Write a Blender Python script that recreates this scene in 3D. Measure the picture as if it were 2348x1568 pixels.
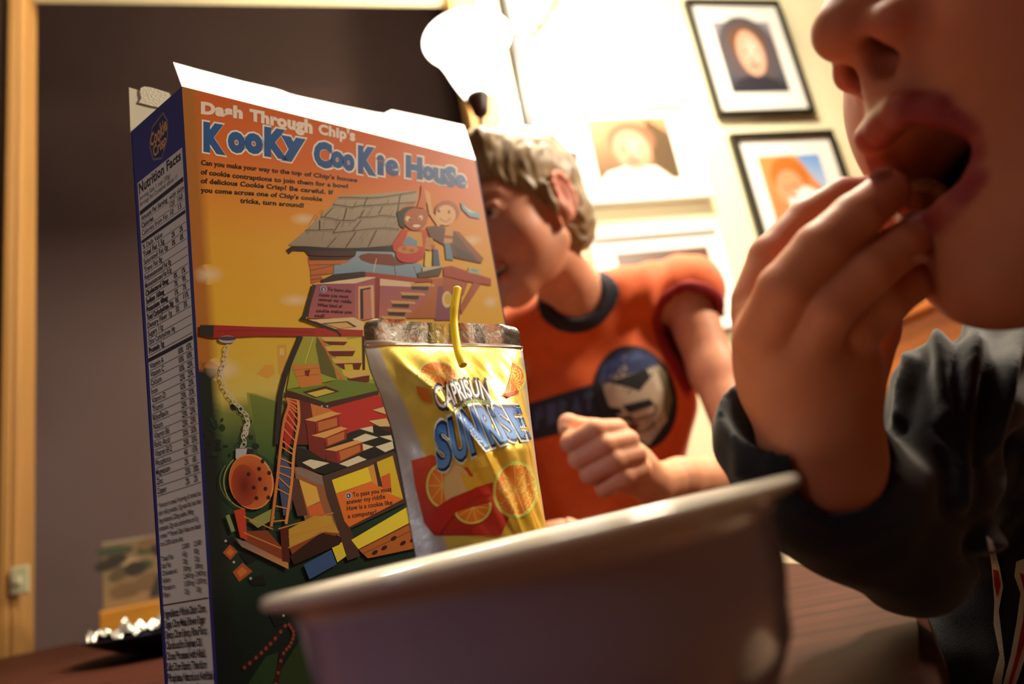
import bpy, bmesh, math, random
import numpy as np
from mathutils import Vector, Matrix, geometry
from mathutils.bvhtree import BVHTree
for _o in list(bpy.data.objects): bpy.data.objects.remove(_o)
SC = bpy.context.scene
COL = SC.collection
RND = random.Random(7)

# ------------------------------------------------------------------ camera
W_, H_ = 2348, 1568
FPX = 1565.0
PITCH, ROLL = math.radians(15.0), math.radians(10.5)
CZ = 0.81                      # camera height, 6 cm above the table top
TZ = 0.75                      # table top
_f = np.array([0, math.cos(PITCH), math.sin(PITCH)])
_u0 = np.array([0, -math.sin(PITCH), math.cos(PITCH)])
_r0 = np.array([1.0, 0, 0])
FWD = _f
UP = _u0*math.cos(ROLL) + _r0*math.sin(ROLL)
RT = _r0*math.cos(ROLL) - _u0*math.sin(ROLL)
CAM = np.array([0, 0, CZ])
cd = bpy.data.cameras.new('camera'); cam = bpy.data.objects.new('camera', cd); COL.objects.link(cam)
cam.matrix_world = Matrix(((RT[0], UP[0], -FWD[0], 0), (RT[1], UP[1], -FWD[1], 0), (RT[2], UP[2], -FWD[2], CZ), (0, 0, 0, 1)))
cd.sensor_width = 36; cd.lens = 36*FPX/W_
cd.clip_start = 0.01
cd.dof.use_dof = True; cd.dof.focus_distance = 0.325; cd.dof.aperture_fstop = 5.4
SC.camera = cam
SC.view_settings.view_transform = 'Standard'; SC.view_settings.look = 'None'
SC.view_settings.gamma = 1; SC.view_settings.use_curve_mapping = False
SC.view_settings.exposure = 0.0

# ------------------------------------------------------------------ light
wd = bpy.data.worlds.new('world'); SC.world = wd; wd.use_nodes = True
wd.node_tree.nodes['Background'].inputs[0].default_value = (0.55, 0.48, 0.62, 1)
wd.node_tree.nodes['Background'].inputs[1].default_value = 0.03

def lamp(name, kind, loc, energy, color, size=0.1, target=None, spot=None):
    l = bpy.data.lights.new(name, kind); l.energy = energy; l.color = color
    if kind == 'AREA': l.size = size; l.shape = 'DISK'
    else: l.shadow_soft_size = size
    if spot: l.spot_size = spot; l.spot_blend = 0.6
    o = bpy.data.objects.new(name, l); COL.objects.link(o); o.location = loc
    if target is not None:
        o.rotation_euler = (Vector(target)-Vector(loc)).to_track_quat('-Z', 'Y').to_euler()
    return o
# ceiling lamp over the far side of the table, a second one at the right of the table
lamp('ceiling_lamp_light', 'AREA', (0.60, 1.15, 2.5), 40, (1.0, 0.84, 0.62), 0.30, (0.15, 0.6, 0.8))
lamp('side_lamp_light', 'AREA', (1.15, 0.62, 1.85), 26, (1.0, 0.83, 0.62), 0.25, (-0.05, 0.35, 0.85))
lamp('box_side_fill_light', 'SPOT', (-1.25, -0.55, 1.45), 20, (0.86, 0.86, 1.0), 0.22, (-0.22, 0.36, 0.86), math.radians(26))  # unseen fill spot added to brighten the box's side panel

lamp('wall_wash_fill_light', 'AREA', (0.25, 0.75, 2.95), 44, (1.0, 0.90, 0.72), 0.5, (0.35, 1.85, 1.75))  # unseen fill added to wash the picture wall brighter

# ------------------------------------------------------------------ helpers
def ray(x, y):
    return FWD + RT*((x-1174)/FPX) + UP*((784-y)/FPX)
def P(x, y, d):                       # the point seen at pixel (x, y) at depth d along the lens axis
    return CAM + ray(x, y)*d
def Pz(x, y, z):                      # on the horizontal plane z
    r = ray(x, y); return CAM + r*((z-CZ)/r[2])
def Pp(x, y, o, n):                   # on the plane through o with normal n
    r = ray(x, y); return CAM + r*(np.dot(o-CAM, n)/np.dot(r, n))
def proj(V):                          # world -> pixel
    q = np.asarray(V)-CAM; d = q@FWD
    return 1174+FPX*(q@RT)/d, 784-FPX*(q@UP)/d
def nrm(v): v = np.asarray(v, float); return v/np.linalg.norm(v)
def s2l(c):
    c = np.asarray(c, float)
    return np.where(c <= 0.04045, c/12.92, ((c+0.055)/1.055)**2.4)
def C8(r, g, b): return tuple(s2l(np.array([r, g, b])/255.0))

def tag(o, label=None, cat=None, group=None, kind=None):
    if label: o['label'] = label
    if cat: o['category'] = cat
    if group: o['group'] = group
    if kind: o['kind'] = kind
    return o
def thing(name, loc, label, cat, group=None):
    o = bpy.data.objects.new(name, None); COL.objects.link(o); o.location = [float(v) for v in loc]
    o.empty_display_size = 0.05
    return tag(o, label, cat, group)
def origin_of(o):
    v = Vector((0, 0, 0))
    while o is not None: v = v+o.location; o = o.parent
    return np.array(v)
def mesh(name, V, F, mat, parent=None, col=None, smooth=False, loc=None):
    V = np.asarray(V, float)
    if parent is not None: og = origin_of(parent); lo = (0, 0, 0)
    else:
        og = V.mean(0) if loc is None else np.asarray(loc, float)
        if loc is None: og = np.array([og[0], og[1], V[:, 2].min()])
        lo = og
    me = bpy.data.meshes.new(name)
    me.from_pydata((V-og).tolist(), [], [tuple(int(i) for i in f) for f in F])
    me.validate()
    if col is not None:
        a = me.color_attributes.new('Col', 'FLOAT_COLOR', 'POINT')
        c = np.ones((len(V), 4), np.float32); c[:, :3] = np.asarray(col, np.float32)[:, :3]
        a.data.foreach_set('color', c.ravel())
    me.materials.append(mat)
    if smooth: me.polygons.foreach_set('use_smooth', [True]*len(me.polygons))
    me.update()
    o = bpy.data.objects.new(name, me); COL.objects.link(o)
    o.location = [float(v) for v in lo]
    if parent is not None: o.parent = parent
    return o
def mod_bevel(o, w, seg=2):
    m = o.modifiers.new('bevel', 'BEVEL'); m.width = w; m.segments = seg; m.limit_method = 'ANGLE'
    return o
def box_vf(c, ax, ay, az, hx, hy, hz):
    c = np.asarray(c, float); V = []
    for sz in (-1, 1):
        for sx, sy in ((-1, -1), (1, -1), (1, 1), (-1, 1)):
            V.append(c+np.asarray(ax)*hx*sx+np.asarray(ay)*hy*sy+np.asarray(az)*hz*sz)
    return np.array(V), [(3, 2, 1, 0), (4, 5, 6, 7), (0, 1, 5, 4), (1, 2, 6, 5), (2, 3, 7, 6), (3, 0, 4, 7)]
def merge(parts):
    V = []; F = []; n = 0
    for v, f in parts:
        V.append(np.asarray(v, float)); F += [tuple(i+n for i in q) for q in f]; n += len(v)
    return np.concatenate(V), F
def tube_vf(pts, rad, n=16, cap=True, squash=None):
    pts = [np.asarray(p, float) for p in pts]; V = []; F = []
    m = len(pts)
    if not hasattr(rad, '__len__'): rad = [rad]*m
    ref = None
    for i, p in enumerate(pts):
        t = nrm(pts[min(i+1, m-1)]-pts[max(i-1, 0)])
        if ref is None:
            a = np.array([0, 0, 1.0]) if abs(t[2]) < 0.9 else np.array([1.0, 0, 0])
            ref = nrm(a-t*np.dot(a, t))
        ref = nrm(ref-t*np.dot(ref, t)); b = np.cross(t, ref)
        for k in range(n):
            an = 2*math.pi*k/n
            V.append(p+(ref*math.cos(an)+b*math.sin(an))*rad[i])
    for i in range(m-1):
        for k in range(n):
            F.append((i*n+k, i*n+(k+1) % n, (i+1)*n+(k+1) % n, (i+1)*n+k))
    if cap:
        F.append(tuple(range(n))[::-1]); F.append(tuple((m-1)*n+k for k in range(n)))
    return np.array(V), F
def lathe_vf(prof, c, n=96, ax=(0, 0, 1)):
    V = []; F = []; c = np.asarray(c, float); m = len(prof)
    for r, z in prof:
        for k in range(n):
            a = 2*math.pi*k/n; V.append(c+np.array([r*math.cos(a), r*math.sin(a), z]))
    for i in range(m-1):
        for k in range(n):
            F.append((i*n+k, i*n+(k+1) % n, (i+1)*n+(k+1) % n, (i+1)*n+k))
    return np.array(V), F
def smooth_path(pts, n=8):
    pts = [np.asarray(p, float) for p in pts]; out = []
    for i in range(len(pts)-1):
        p0 = pts[max(i-1, 0)]; p1 = pts[i]; p2 = pts[i+1]; p3 = pts[min(i+2, len(pts)-1)]
        for k in range(n):
            t = k/n
            out.append(0.5*((2*p1)+(-p0+p2)*t+(2*p0-5*p1+4*p2-p3)*t*t+(-p0+3*p1-3*p2+p3)*t**3))
    out.append(pts[-1]); return out

# ------------------------------------------------------------------ materials
def M(name, base=(0.8, 0.8, 0.8), rough=0.6, metal=0.0, vcol=False, sss=0.0, sssr=(1, .3, .15), sscale=0.005,
      emit=None, es=0.0, noise=None, bump=None, spec=0.5, sheen=0.0, coat=0.0, trans=0.0):
    m = bpy.data.materials.new(name); m.use_nodes = True; nt = m.node_tree; b = nt.nodes['Principled BSDF']
    b.inputs['Base Color'].default_value = (*base, 1); b.inputs['Roughness'].default_value = rough
    b.inputs['Metallic'].default_value = metal; b.inputs['Specular IOR Level'].default_value = spec
    b.inputs['Sheen Weight'].default_value = sheen; b.inputs['Coat Weight'].default_value = coat
    b.inputs['Coat Roughness'].default_value = 0.12
    b.inputs['Transmission Weight'].default_value = trans
    if sss:
        b.inputs['Subsurface Weight'].default_value = sss
        b.inputs['Subsurface Radius'].default_value = sssr; b.inputs['Subsurface Scale'].default_value = sscale
    if emit: b.inputs['Emission Color'].default_value = (*emit, 1); b.inputs['Emission Strength'].default_value = es
    src = None
    if vcol:
        a = nt.nodes.new('ShaderNodeVertexColor'); a.layer_name = 'Col'; src = a.outputs['Color']
    tc = nt.nodes.new('ShaderNodeTexCoord')
    if noise:      # (scale, amount, stretch)
        sc, am, st = noise
        mp = nt.nodes.new('ShaderNodeMapping'); mp.inputs['Scale'].default_value = st
        nt.links.new(tc.outputs['Object'], mp.inputs['Vector'])
        nz = nt.nodes.new('ShaderNodeTexNoise'); nz.inputs['Scale'].default_value = sc; nz.inputs['Detail'].default_value = 5
        nt.links.new(mp.outputs[0], nz.inputs['Vector'])
        rmp = nt.nodes.new('ShaderNodeMapRange'); rmp.inputs['From Min'].default_value = 0.3; rmp.inputs['From Max'].default_value = 0.7
        rmp.inputs['To Min'].default_value = 1-am; rmp.inputs['To Max'].default_value = 1+am*0.6
        nt.links.new(nz.outputs[0], rmp.inputs['Value'])
        mx = nt.nodes.new('ShaderNodeVectorMath'); mx.operation = 'SCALE'
        if src is not None: nt.links.new(src, mx.inputs[0])
        else: mx.inputs[0].default_value = base
        nt.links.new(rmp.outputs[0], mx.inputs['Scale']); src = mx.outputs[0]
    if src is not None: nt.links.new(src, b.inputs['Base Color'])
    if bump:       # (scale, strength, distance, stretch)
        mp = nt.nodes.new('ShaderNodeMapping'); mp.inputs['Scale'].default_value = bump[3] if len(bump) > 3 else (1, 1, 1)
        nt.links.new(tc.outputs['Object'], mp.inputs['Vector'])
        nz = nt.nodes.new('ShaderNodeTexNoise'); nz.inputs['Scale'].default_value = bump[0]; nz.inputs['Detail'].default_value = 4
        nt.links.new(mp.outputs[0], nz.inputs['Vector'])
        bp = nt.nodes.new('ShaderNodeBump'); bp.inputs['Strength'].default_value = bump[1]; bp.inputs['Distance'].default_value = bump[2]
        nt.links.new(nz.outputs[0], bp.inputs['Height']); nt.links.new(bp.outputs[0], b.inputs['Normal'])
    return m
MAT_PRINT = M('printed_card', vcol=True, rough=0.42, spec=0.35)
MAT_CARD = M('raw_card', (0.80, 0.76, 0.62), 0.8)
# ------------------------------------------------------------------ flat print: polygons in layers on a plane
class Print:
    """Collects coloured polygons lying on a plane; `to3` maps 2D art coordinates to 3D."""
    def __init__(s, to3, normal, step=0.000002):
        s.to3 = to3; s.n = np.asarray(normal, float); s.step = step; s.layer = 1
        s.V = []; s.F = []; s.C = []
    def raw(s, pts, faces, cols):
        n = len(s.V); off = s.n*s.step*s.layer
        for p in pts: s.V.append(s.to3(p[0], p[1])+off)
        for f in faces: s.F.append(tuple(i+n for i in f))
        s.C += list(cols)
    def poly(s, pts, col, col2=None, lift=True):
        """col2: colour at the last-y end (a printed gradient)."""
        if lift: s.layer += 1
        v = [Vector((p[0], p[1], 0)) for p in pts]
        tris = geometry.tessellate_polygon([v])
        a = np.array(C8(*col))
        if col2 is None: cs = [a]*len(pts)
        else:
            b = np.array(C8(*col2)); ys = [p[1] for p in pts]; y0, y1 = min(ys), max(ys)
            cs = [a+(b-a)*((p[1]-y0)/(y1-y0+1e-9)) for p in pts]
        s.raw(pts, tris, cs)
    def line(s, pts, w, col, lift=True):
        if lift: s.layer += 1
        c = C8(*col); pts = [np.asarray(p, float) for p in pts]; q = []; f = []
        for i, p in enumerate(pts):
            t = pts[min(i+1, len(pts)-1)]-pts[max(i-1, 0)]; t = t/(np.linalg.norm(t)+1e-9); nn = np.array([-t[1], t[0]])*w/2
            q += [p+nn, p-nn]
        for i in range(len(pts)-1): f.append((2*i, 2*i+1, 2*i+3, 2*i+2))
        s.raw(q, f, [c]*len(q))
    def ell(s, cx, cy, rx, ry, col, rot=0.0, n=28, edge=None, a0=0, a1=360):
        s.layer += 1; c = C8(*col); e = c if edge is None else edge
        ca, sa = math.cos(math.radians(rot)), math.sin(math.radians(rot)); q = [(cx, cy)]
        for k in range(n+1):
            a = math.radians(a0+(a1-a0)*k/n); x = rx*math.cos(a); y = ry*math.sin(a)
            q.append((cx+x*ca-y*sa, cy+x*sa+y*ca))
        cs = [c]+[(e(p[0], p[1]) if callable(e) else e) for p in q[1:]]
        s.raw(q, [(0, k, k+1) for k in range(1, n+1)], cs)
    def ring(s, cx, cy, rx, ry, w, col, rot=0.0, n=28, a0=0, a1=360):
        ca, sa = math.cos(math.radians(rot)), math.sin(math.radians(rot)); q = []
        for k in range(n+1):
            a = math.radians(a0+(a1-a0)*k/n); x = rx*math.cos(a); y = ry*math.sin(a)
            q.append((cx+x*ca-y*sa, cy+x*sa+y*ca))
        s.line(q, w, col)
    def text(s, txt, base, top, col, bold=0.0, col2=None, lift=True, xr=None):
        """Letters warped between a base line and a cap line (lists of 2D points)."""
        if lift: s.layer += 1
        V, F, w, w0 = glyphs(txt, bold)
        base = [np.asarray(p, float) for p in base]; top = [np.asarray(p, float) for p in top]
        if xr is not None: w0, w = xr[0], xr[1]-xr[0]
        def at(pl, u):
            u = min(max(u, -0.05), 1.05)*(len(pl)-1); i = int(min(max(math.floor(u), 0), len(pl)-2)); t = u-i
            return pl[i]+(pl[i+1]-pl[i])*t
        a = np.array(C8(*col)); b = np.array(C8(*(col2 or col))); q = []; cs = []
        for x, y in V:
            u = (x-w0)/w; p = at(base, u); r = at(top, u); v = y/CAPH
            q.append(p+(r-p)*v); cs.append(a+(b-a)*min(max(1-v, 0), 1))
        s.raw(q, F, cs)
        return w0, w
    def build(s, name, mat, parent, clamp=None):
        if clamp: s.V = [clamp(v) for v in s.V]
        return mesh(name, np.array(s.V), s.F, mat, parent, col=np.array(s.C))
_gc = {}
def glyphs(txt, bold):
    k = (txt, round(bold, 4))
    if k in _gc: return _gc[k]
    c = bpy.data.curves.new('t', 'FONT'); c.body = txt; c.size = 1; c.offset = bold; c.fill_mode = 'FRONT'
    c.resolution_u = 3; c.space_character = 1.0+bold*1.2
    o = bpy.data.objects.new('t', c); COL.objects.link(o)
    dg = bpy.context.evaluated_depsgraph_get(); me = bpy.data.meshes.new_from_object(o.evaluated_get(dg))
    V = [(v.co.x, v.co.y) for v in me.vertices]; F = [tuple(p.vertices) for p in me.polygons]
    bpy.data.objects.remove(o); bpy.data.curves.remove(c); bpy.data.meshes.remove(me)
    xs = [v[0] for v in V] or [0, 1]
    _gc[k] = (V, F, max(max(xs)-min(xs), 1e-3), min(xs)); return _gc[k]
CAPH = 1.0
_h = glyphs('H', 0.0); CAPH = max(v[1] for v in _h[0])
_gc.clear()
# ================================================================== cereal box
TOPZ = CZ+0.24
bTL = Pz(417, 198, TOPZ); bTR = Pz(1091, 367, TOPZ); bBL = Pz(300, 302, TOPZ)
bBR = bTR+(bBL-bTL)
z3 = np.array([0, 0, 1.0])
def down(p): return np.array([p[0], p[1], TZ+0.0005])
gTL, gTR = down(bTL), down(bTR)
n_side = nrm(np.cross(z3, bTL-bBL))            # outward, to the left
if n_side[0] > 0: n_side = -n_side
gBL = Pp(386, 1706, bTL, n_side); gBL = down(gBL); gBR = down(bBR)
n_front = nrm(np.cross(bTR-bTL, z3))
if n_front[1] > 0: n_front = -n_front
cereal = thing('cereal_box', down((bTL+bBR)/2), 'open cereal box with an orange and yellow cookie house game printed on its front', 'cereal box')
TH = 0.0007
def card(name, pts, n, mat, parent, th=TH):
    """A card panel of real thickness; pts on the outer face, n its outward normal."""
    pts = [np.asarray(p, float) for p in pts]; k = len(pts)
    V = pts+[p-np.asarray(n)*th for p in pts]
    tri = geometry.tessellate_polygon([[Vector(p) for p in pts]])
    F = [tuple(t) for t in tri]+[tuple(i+k for i in t[::-1]) for t in tri]+[(i, (i+1) % k, (i+1) % k+k, i+k) for i in range(k)]
    return mesh(name, V, F, mat, parent)
M_BLUE = M('printed_blue_card', C8(28, 38, 110), 0.35)
# --- front panel with its print
def f3(x, y): return Pp(x, y, bTL, n_front)
pr = Print(f3, n_front)
wdir = nrm(bTR-bTL); WB = np.linalg.norm(bTR-bTL); HB = bTL[2]-gTL[2]
def bgcol(x, y):
    q = f3(x, y); h = (bTL[2]-q[2])/HB; u = np.dot(q-bTL, wdir)/WB
    ks = [(0, (208, 96, 32)), (.10, (216, 108, 34)), (.18, (222, 142, 40)), (.27, (224, 168, 44)), (.42, (222, 176, 44)), (.50, (214, 182, 62)),
          (.555, (206, 190, 96)), (.575, (120, 132, 60)), (.63, (42, 72, 44)), (.75, (26, 56, 38)), (.87, (14, 34, 26)), (1, (10, 18, 14))]
    h += 0.03*math.sin(u*5.5+0.6)*(1 if h > .4 else 0) + (0.02*(u-0.5))
    if u < .028 : return np.array(C8(190, 120, 40) if h < .5 else C8(20, 30, 30))*0.8
    for (a, ca), (b, cb) in zip(ks, ks[1:]):
        if h <= b:
            t = min(max((h-a)/(b-a), 0), 1); return np.array(C8(*ca))*(1-t)+np.array(C8(*cb))*t
    return np.array(C8(*ks[-1][1]))
NU, NV = 40, 110
gp = []; gc = []
for j in range(NV+1):
    for i in range(NU+1):
        q = bTL+(bTR-bTL)*(i/NU)-z3*(HB*j/NV); gp.append(q); x, y = proj(q); gc.append(bgcol(x, y))
gf = [(j*(NU+1)+i, j*(NU+1)+i+1, (j+1)*(NU+1)+i+1, (j+1)*(NU+1)+i) for j in range(NV) for i in range(NU)]
pr.V = gp; pr.F = gf; pr.C = gc
def mk(ox, oy, s):
    return lambda L: [(ox+x/s, oy+y/s) for x, y in L]
K1, K2, K3, K7, K6 = mk(400, 180, 3.016), mk(400, 600, 3.734), mk(440, 900, 3.733), mk(640, 420, 4.515), mk(460, 1150, 3.75)
def pol(K, L, c, c2=None): pr.poly(K(L), c, c2)
def lin(K, L, w, c): pr.line(K(L), w, c)
# clouds
for K, x, y, rx, ry in ((K7, 250, 370, 150, 72), (K7, 2000, 590, 115, 62), (K7, 2190, 1230, 90, 75), (K2, 290, 110, 150, 90), (K2, 1030, 330, 150, 60), (K2, 420, 920, 170, 110)):
    (px, py), = K([(x, y)]); s = 4.515 if K is K7 else 3.734
    pr.ell(px, py, rx/s, ry/s, (226, 205, 170), edge=bgcol)
# distant faint ladder and town
pol(K2, [(880, 710), (960, 710), (960, 950), (930, 1000), (890, 960)], (205, 160, 70)); pol(K2, [(900, 740), (940, 740), (940, 800), (900, 800)], (222, 190, 90))
pol(K2, [(700, 960), (780, 880), (840, 880), (860, 960), (800, 1000)], (214, 160, 62))
# hill
pol(K2, [(620, 1120), (700, 1130), (870, 1195), (870, 1568), (700, 1500), (640, 1300)], (150, 150, 60), (60, 92, 44))
pol(K3, [(490, 10), (700, 70), (730, 90), (715, 640), (640, 560), (560, 520), (520, 200)], (112, 128, 52), (44, 84, 42))
for i in range(46):   # foliage blotches
    x = RND.uniform(110, 560); y = RND.uniform(100, 1000); g = RND.uniform(.5, 1.3)
    (px, py), = K3([(x, y)]); pr.ell(px, py, RND.uniform(3, 9), RND.uniform(3, 8), (int(22*g), int(46*g), int(26*g)), rot=RND.uniform(0, 90), n=7)
# --- house, top
pol(K7, [(800, 690), (1190, 700), (1500, 860), (1440, 990), (900, 940), (860, 925), (560, 955), (570, 850), (750, 750)], (140, 170, 190), (118, 150, 176))
pol(K7, [(820, 760), (850, 740), (920, 725), (1160, 735), (1220, 800), (1310, 845), (1180, 858), (950, 835), (850, 800)], (122, 50, 22))
lin(K7, [(1008, 780), (975, 920)], 1.6, (225, 205, 160)); lin(K7, [(1180, 770), (1204, 955)], 1.8, (90, 60, 50)); lin(K7, [(1390, 860), (1430, 975)], 1.4, (90, 60, 50))
pol(K7, [(300, 745), (790, 750), (700, 825), (565, 855), (560, 935), (430, 960), (470, 1010), (330, 1040), (322, 900), (300, 800)], (196, 112, 46), (180, 96, 40))
pol(K7, [(290, 690), (800, 700), (785, 755), (720, 795), (560, 800), (310, 800)], (66, 28, 18))
for a, b in (((310, 850), (640, 840)), ((320, 905), (560, 850)), ((320, 955), (560, 935)), ((330, 1000), (450, 985)), ((562, 850), (562, 935))): lin(K7, [a, b], 1.5, (110, 52, 24))
pol(K7, [(95, 640), (270, 490), (430, 345), (555, 220), (620, 130), (900, 118), (1430, 78), (1430, 180), (1240, 260), (1250, 480), (1180, 642), (900, 667), (680, 672), (490, 667), (130, 650)], (176, 164, 142), (150, 136, 122))
for i in range(70):   # wood grain streaks
    y = RND.uniform(140, 640); x = RND.uniform(700-y, 1380-(y-100)*.3); x = max(x, 640-y*.85)
    g = RND.uniform(.82, 1.15); lin(K7, [(x, y), (x-RND.uniform(20, 60), min(y+RND.uniform(40, 90), 655))], 1.0, (int(150*g), int(138*g), int(120*g)))
for L in (((560, 222), (650, 235), (760, 252), (850, 232), (880, 238), (1080, 222), (1410, 198)), ((432, 350), (530, 365), (620, 388), (790, 388), (820, 355), (980, 350), (1060, 335), (1210, 350)),
          ((275, 490), (400, 488), (560, 482), (560, 515), (740, 500), (980, 470), (1100, 466), (1245, 480)), ((620, 150), (700, 148), (930, 155), (1070, 145), (1420, 90))):
    lin(K7, L, 2.3, (70, 58, 46)); lin(K7, [(x, y+9) for x, y in L], 1.2, (205, 192, 160))
for a, b in (((915, 140), (880, 230)), ((1256, 120), (1240, 200)), ((700, 262), (668, 380)), ((1070, 240), (1030, 320)), ((1240, 215), (1215, 340)), ((880, 275), (830, 370)), ((630, 405), (560, 512)),
             ((850, 382), (765, 490)), ((420, 385), (420, 480)), ((592, 560), (500, 665)), ((795, 505), (690, 668)), ((1010, 485), (925, 655)), ((560, 250), (470, 345))): lin(K7, [a, b], 1.8, (78, 64, 50))
pol(K7, [(75, 690), (130, 652), (300, 655), (500, 670), (680, 674), (900, 668), (1175, 650), (1190, 705), (800, 700), (785, 755), (300, 745), (270, 705), (140, 700), (105, 735)], (34, 18, 16))
pol(K7, [(315, 700), (780, 705), (770, 755), (560, 760), (310, 750)], (70, 28, 18))
pol(K7, [(430, 1005), (560, 945), (880, 915), (895, 970), (620, 1000), (440, 1035)], (40, 18, 18))
pol(K7, [(890, 920), (1420, 980), (1580, 990), (1580, 1022), (1400, 1028), (1040, 992), (890, 966)], (160, 52, 28))
pol(K7, [(380, 1045), (900, 972), (1000, 975), (985, 985), (780, 1042)], (222, 205, 176))
pol(K7, [(362, 1060), (390, 1045), (780, 1040), (780, 1400), (296, 1400), (330, 1200)], (150, 78, 100), (168, 90, 92))
pol(K7, [(780, 1040), (992, 982), (992, 1395), (850, 1425), (780, 1400)], (164, 84, 96), (184, 108, 96))
pol(K7, [(818, 1072), (975, 1055), (985, 1400), (818, 1410)], (212, 176, 132)); pol(K7, [(835, 1098), (945, 1078), (950, 1400), (838, 1410)], (50, 14, 12)); pol(K7, [(866, 1108), (945, 1096), (955, 1400), (870, 1412)], (190, 120, 106))
pol(K7, [(1040, 1060), (1640, 1070), (1640, 1400), (1028, 1400)], (160, 88, 104), (176, 104, 96)); pol(K7, [(1040, 990), (1400, 1030), (1360, 1075), (1040, 1062)], (222, 198, 168))
pol(K7, [(992, 978), (1042, 986), (1022, 1400), (988, 1395)], (140, 38, 28))
pol(K7, [(1590, 990), (1700, 975), (1660, 1400), (1320, 1400), (1400, 1320), (1480, 1240), (1550, 1130)], (180, 100, 46), (170, 92, 44))
for i, (x, y) in enumerate(((1350, 1035), (1250, 1128), (1150, 1215), (1110, 1300), (1050, 1375))):
    pol(K7, [(x+15, y+25), (x+200, y+32), (x+185, y+78), (x+15, y+68)], (48, 20, 16)); pol(K7, [(x, y), (x+250, y+12), (x+262, y+38), (x+20, y+34)], (206, 160, 86))
pol(K7, [(1640, 1068), (1900, 1062), (1860, 1420), (1612, 1420)], (128, 66, 92)); 
(px, py), = K7([(1735, 1205)]); pr.ell(px, py, 11.5, 19, (214, 196, 140)); pr.ell(px+2.2, py-1, 7.5, 12, (204, 170, 60))
pol(K7, [(1700, 968), (1950, 1030), (1905, 1160), (1690, 1105)], (168, 80, 36)); pol(K7, [(2010, 1030), (2085, 1050), (1885, 1360), (1870, 1290)], (166, 86, 40))
pol(K7, [(1700, 870), (1780, 858), (2190, 990), (2192, 1062), (1960, 1022), (1700, 962)], (166, 56, 32))
pol(K7, [(1520, 455), (1640, 440), (1820, 500), (2100, 790), (2090, 830), (1820, 775), (1700, 640), (1560, 560)], (98, 56, 44)); pol(K7, [(1810, 495), (1860, 505), (2112, 780), (2092, 832), (1960, 690)], (146, 70, 44))
pol(K7, [(1800, 640), (1980, 740), (2040, 810), (1840, 780)], (64, 44, 40))
pol(K7, [(1875, 195), (1950, 262), (2085, 325), (2075, 370), (1970, 350), (1890, 270)], (120, 165, 190)); pol(K7, [(1900, 225), (1960, 275), (2040, 315), (1960, 300)], (216, 224, 216))
pol(K7, [(1960, 870), (2080, 890), (2070, 950), (1950, 925)], (170, 182, 140)); pol(K7, [(1990, 890), (2050, 900), (2045, 920), (1985, 910)], (120, 150, 170))
# two cartoon children cheering on the roof
pol(K7, [(1470, 10), (1500, 60), (1560, 120), (1500, 260), (1425, 255), (1460, 140)], (206, 104, 44)); 
pol(K7, [(1500, 60), (1560, 110), (1580, 300), (1690, 420), (1640, 455), (1550, 320)], (220, 170, 112))
def kel(x, y, rx, ry, c, rot=0):
    (px, py), = K7([(x, y)]); pr.ell(px, py, rx/4.515, ry/4.515, c, rot=rot, n=18)
kel(1735, 300, 128, 118, (166, 84, 38), 20); kel(1722, 335, 104, 108, (226, 178, 124), 15)
kel(1650, 290, 12, 18, (60, 40, 30)); kel(1755, 300, 12, 18, (60, 40, 30)); lin(K7, [(1660, 370), (1720, 405), (1775, 365)], 1.6, (130, 50, 30))
pol(K7, [(1720, 455), (1800, 470), (1790, 620), (1700, 620)], (212, 150, 84)); pol(K7, [(1712, 540), (1795, 550), (1790, 580), (1705, 570)], (150, 60, 36)); pol(K7, [(1708, 620), (1762, 620), (1805, 800), (1725, 790)], (100, 136, 164))
pol(K7, [(1215, 300), (1290, 262), (1400, 255), (1440, 290), (1310, 330), (1300, 480), (1240, 440)], (34, 30, 22)); kel(1340, 285, 95, 42, (34, 40, 26), -10)
kel(1410, 375, 122, 116, (178, 92, 46), 0); kel(1500, 330, 42, 60, (178, 92, 46)); kel(1330, 370, 26, 28, (232, 214, 160)); kel(1462, 360, 22, 26, (232, 214, 160)); kel(1345, 380, 9, 12, (30, 20, 16)); kel(1455, 370, 9, 12, (30, 20, 16)); kel(1420, 442, 40, 18, (240, 220, 200)); lin(K7, [(1370, 430), (1420, 425), (1470, 432)], 1.3, (90, 24, 16))
pol(K7, [(1275, 475), (1400, 500), (1520, 480), (1540, 560), (1490, 780), (1340, 830), (1180, 700), (1168, 640)], (196, 62, 28)); pol(K7, [(1330, 500), (1470, 512), (1485, 660), (1290, 640)], (212, 158, 60)); pol(K7, [(1330, 550), (1430, 600), (1420, 660), (1270, 630)], (110, 150, 178))
kel(1345, 745, 140, 85, (192, 44, 30)); kel(1330, 690, 110, 42, (200, 130, 62)); kel(1290, 680, 26, 20, (170, 96, 44)); kel(1370, 700, 26, 20, (170, 96, 44))
pol(K7, [(1520, 560), (1580, 570), (1620, 650), (1560, 700), (1500, 680)], (196, 140, 60)); pol(K7, [(1560, 640), (1612, 650), (1590, 700)], (190, 40, 50))
pol(K7, [(1510, 700), (1580, 720), (1560, 880), (1500, 860)], (222, 196, 90)); pol(K7, [(1590, 680), (1640, 690), (1665, 870), (1590, 885)], (64, 86, 130)); pol(K7, [(1480, 870), (1700, 860), (1640, 930), (1480, 960)], (196, 188, 160)); pol(K7, [(1430, 930), (1690, 870), (1660, 960), (1440, 985)], (78, 58, 50))
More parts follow.
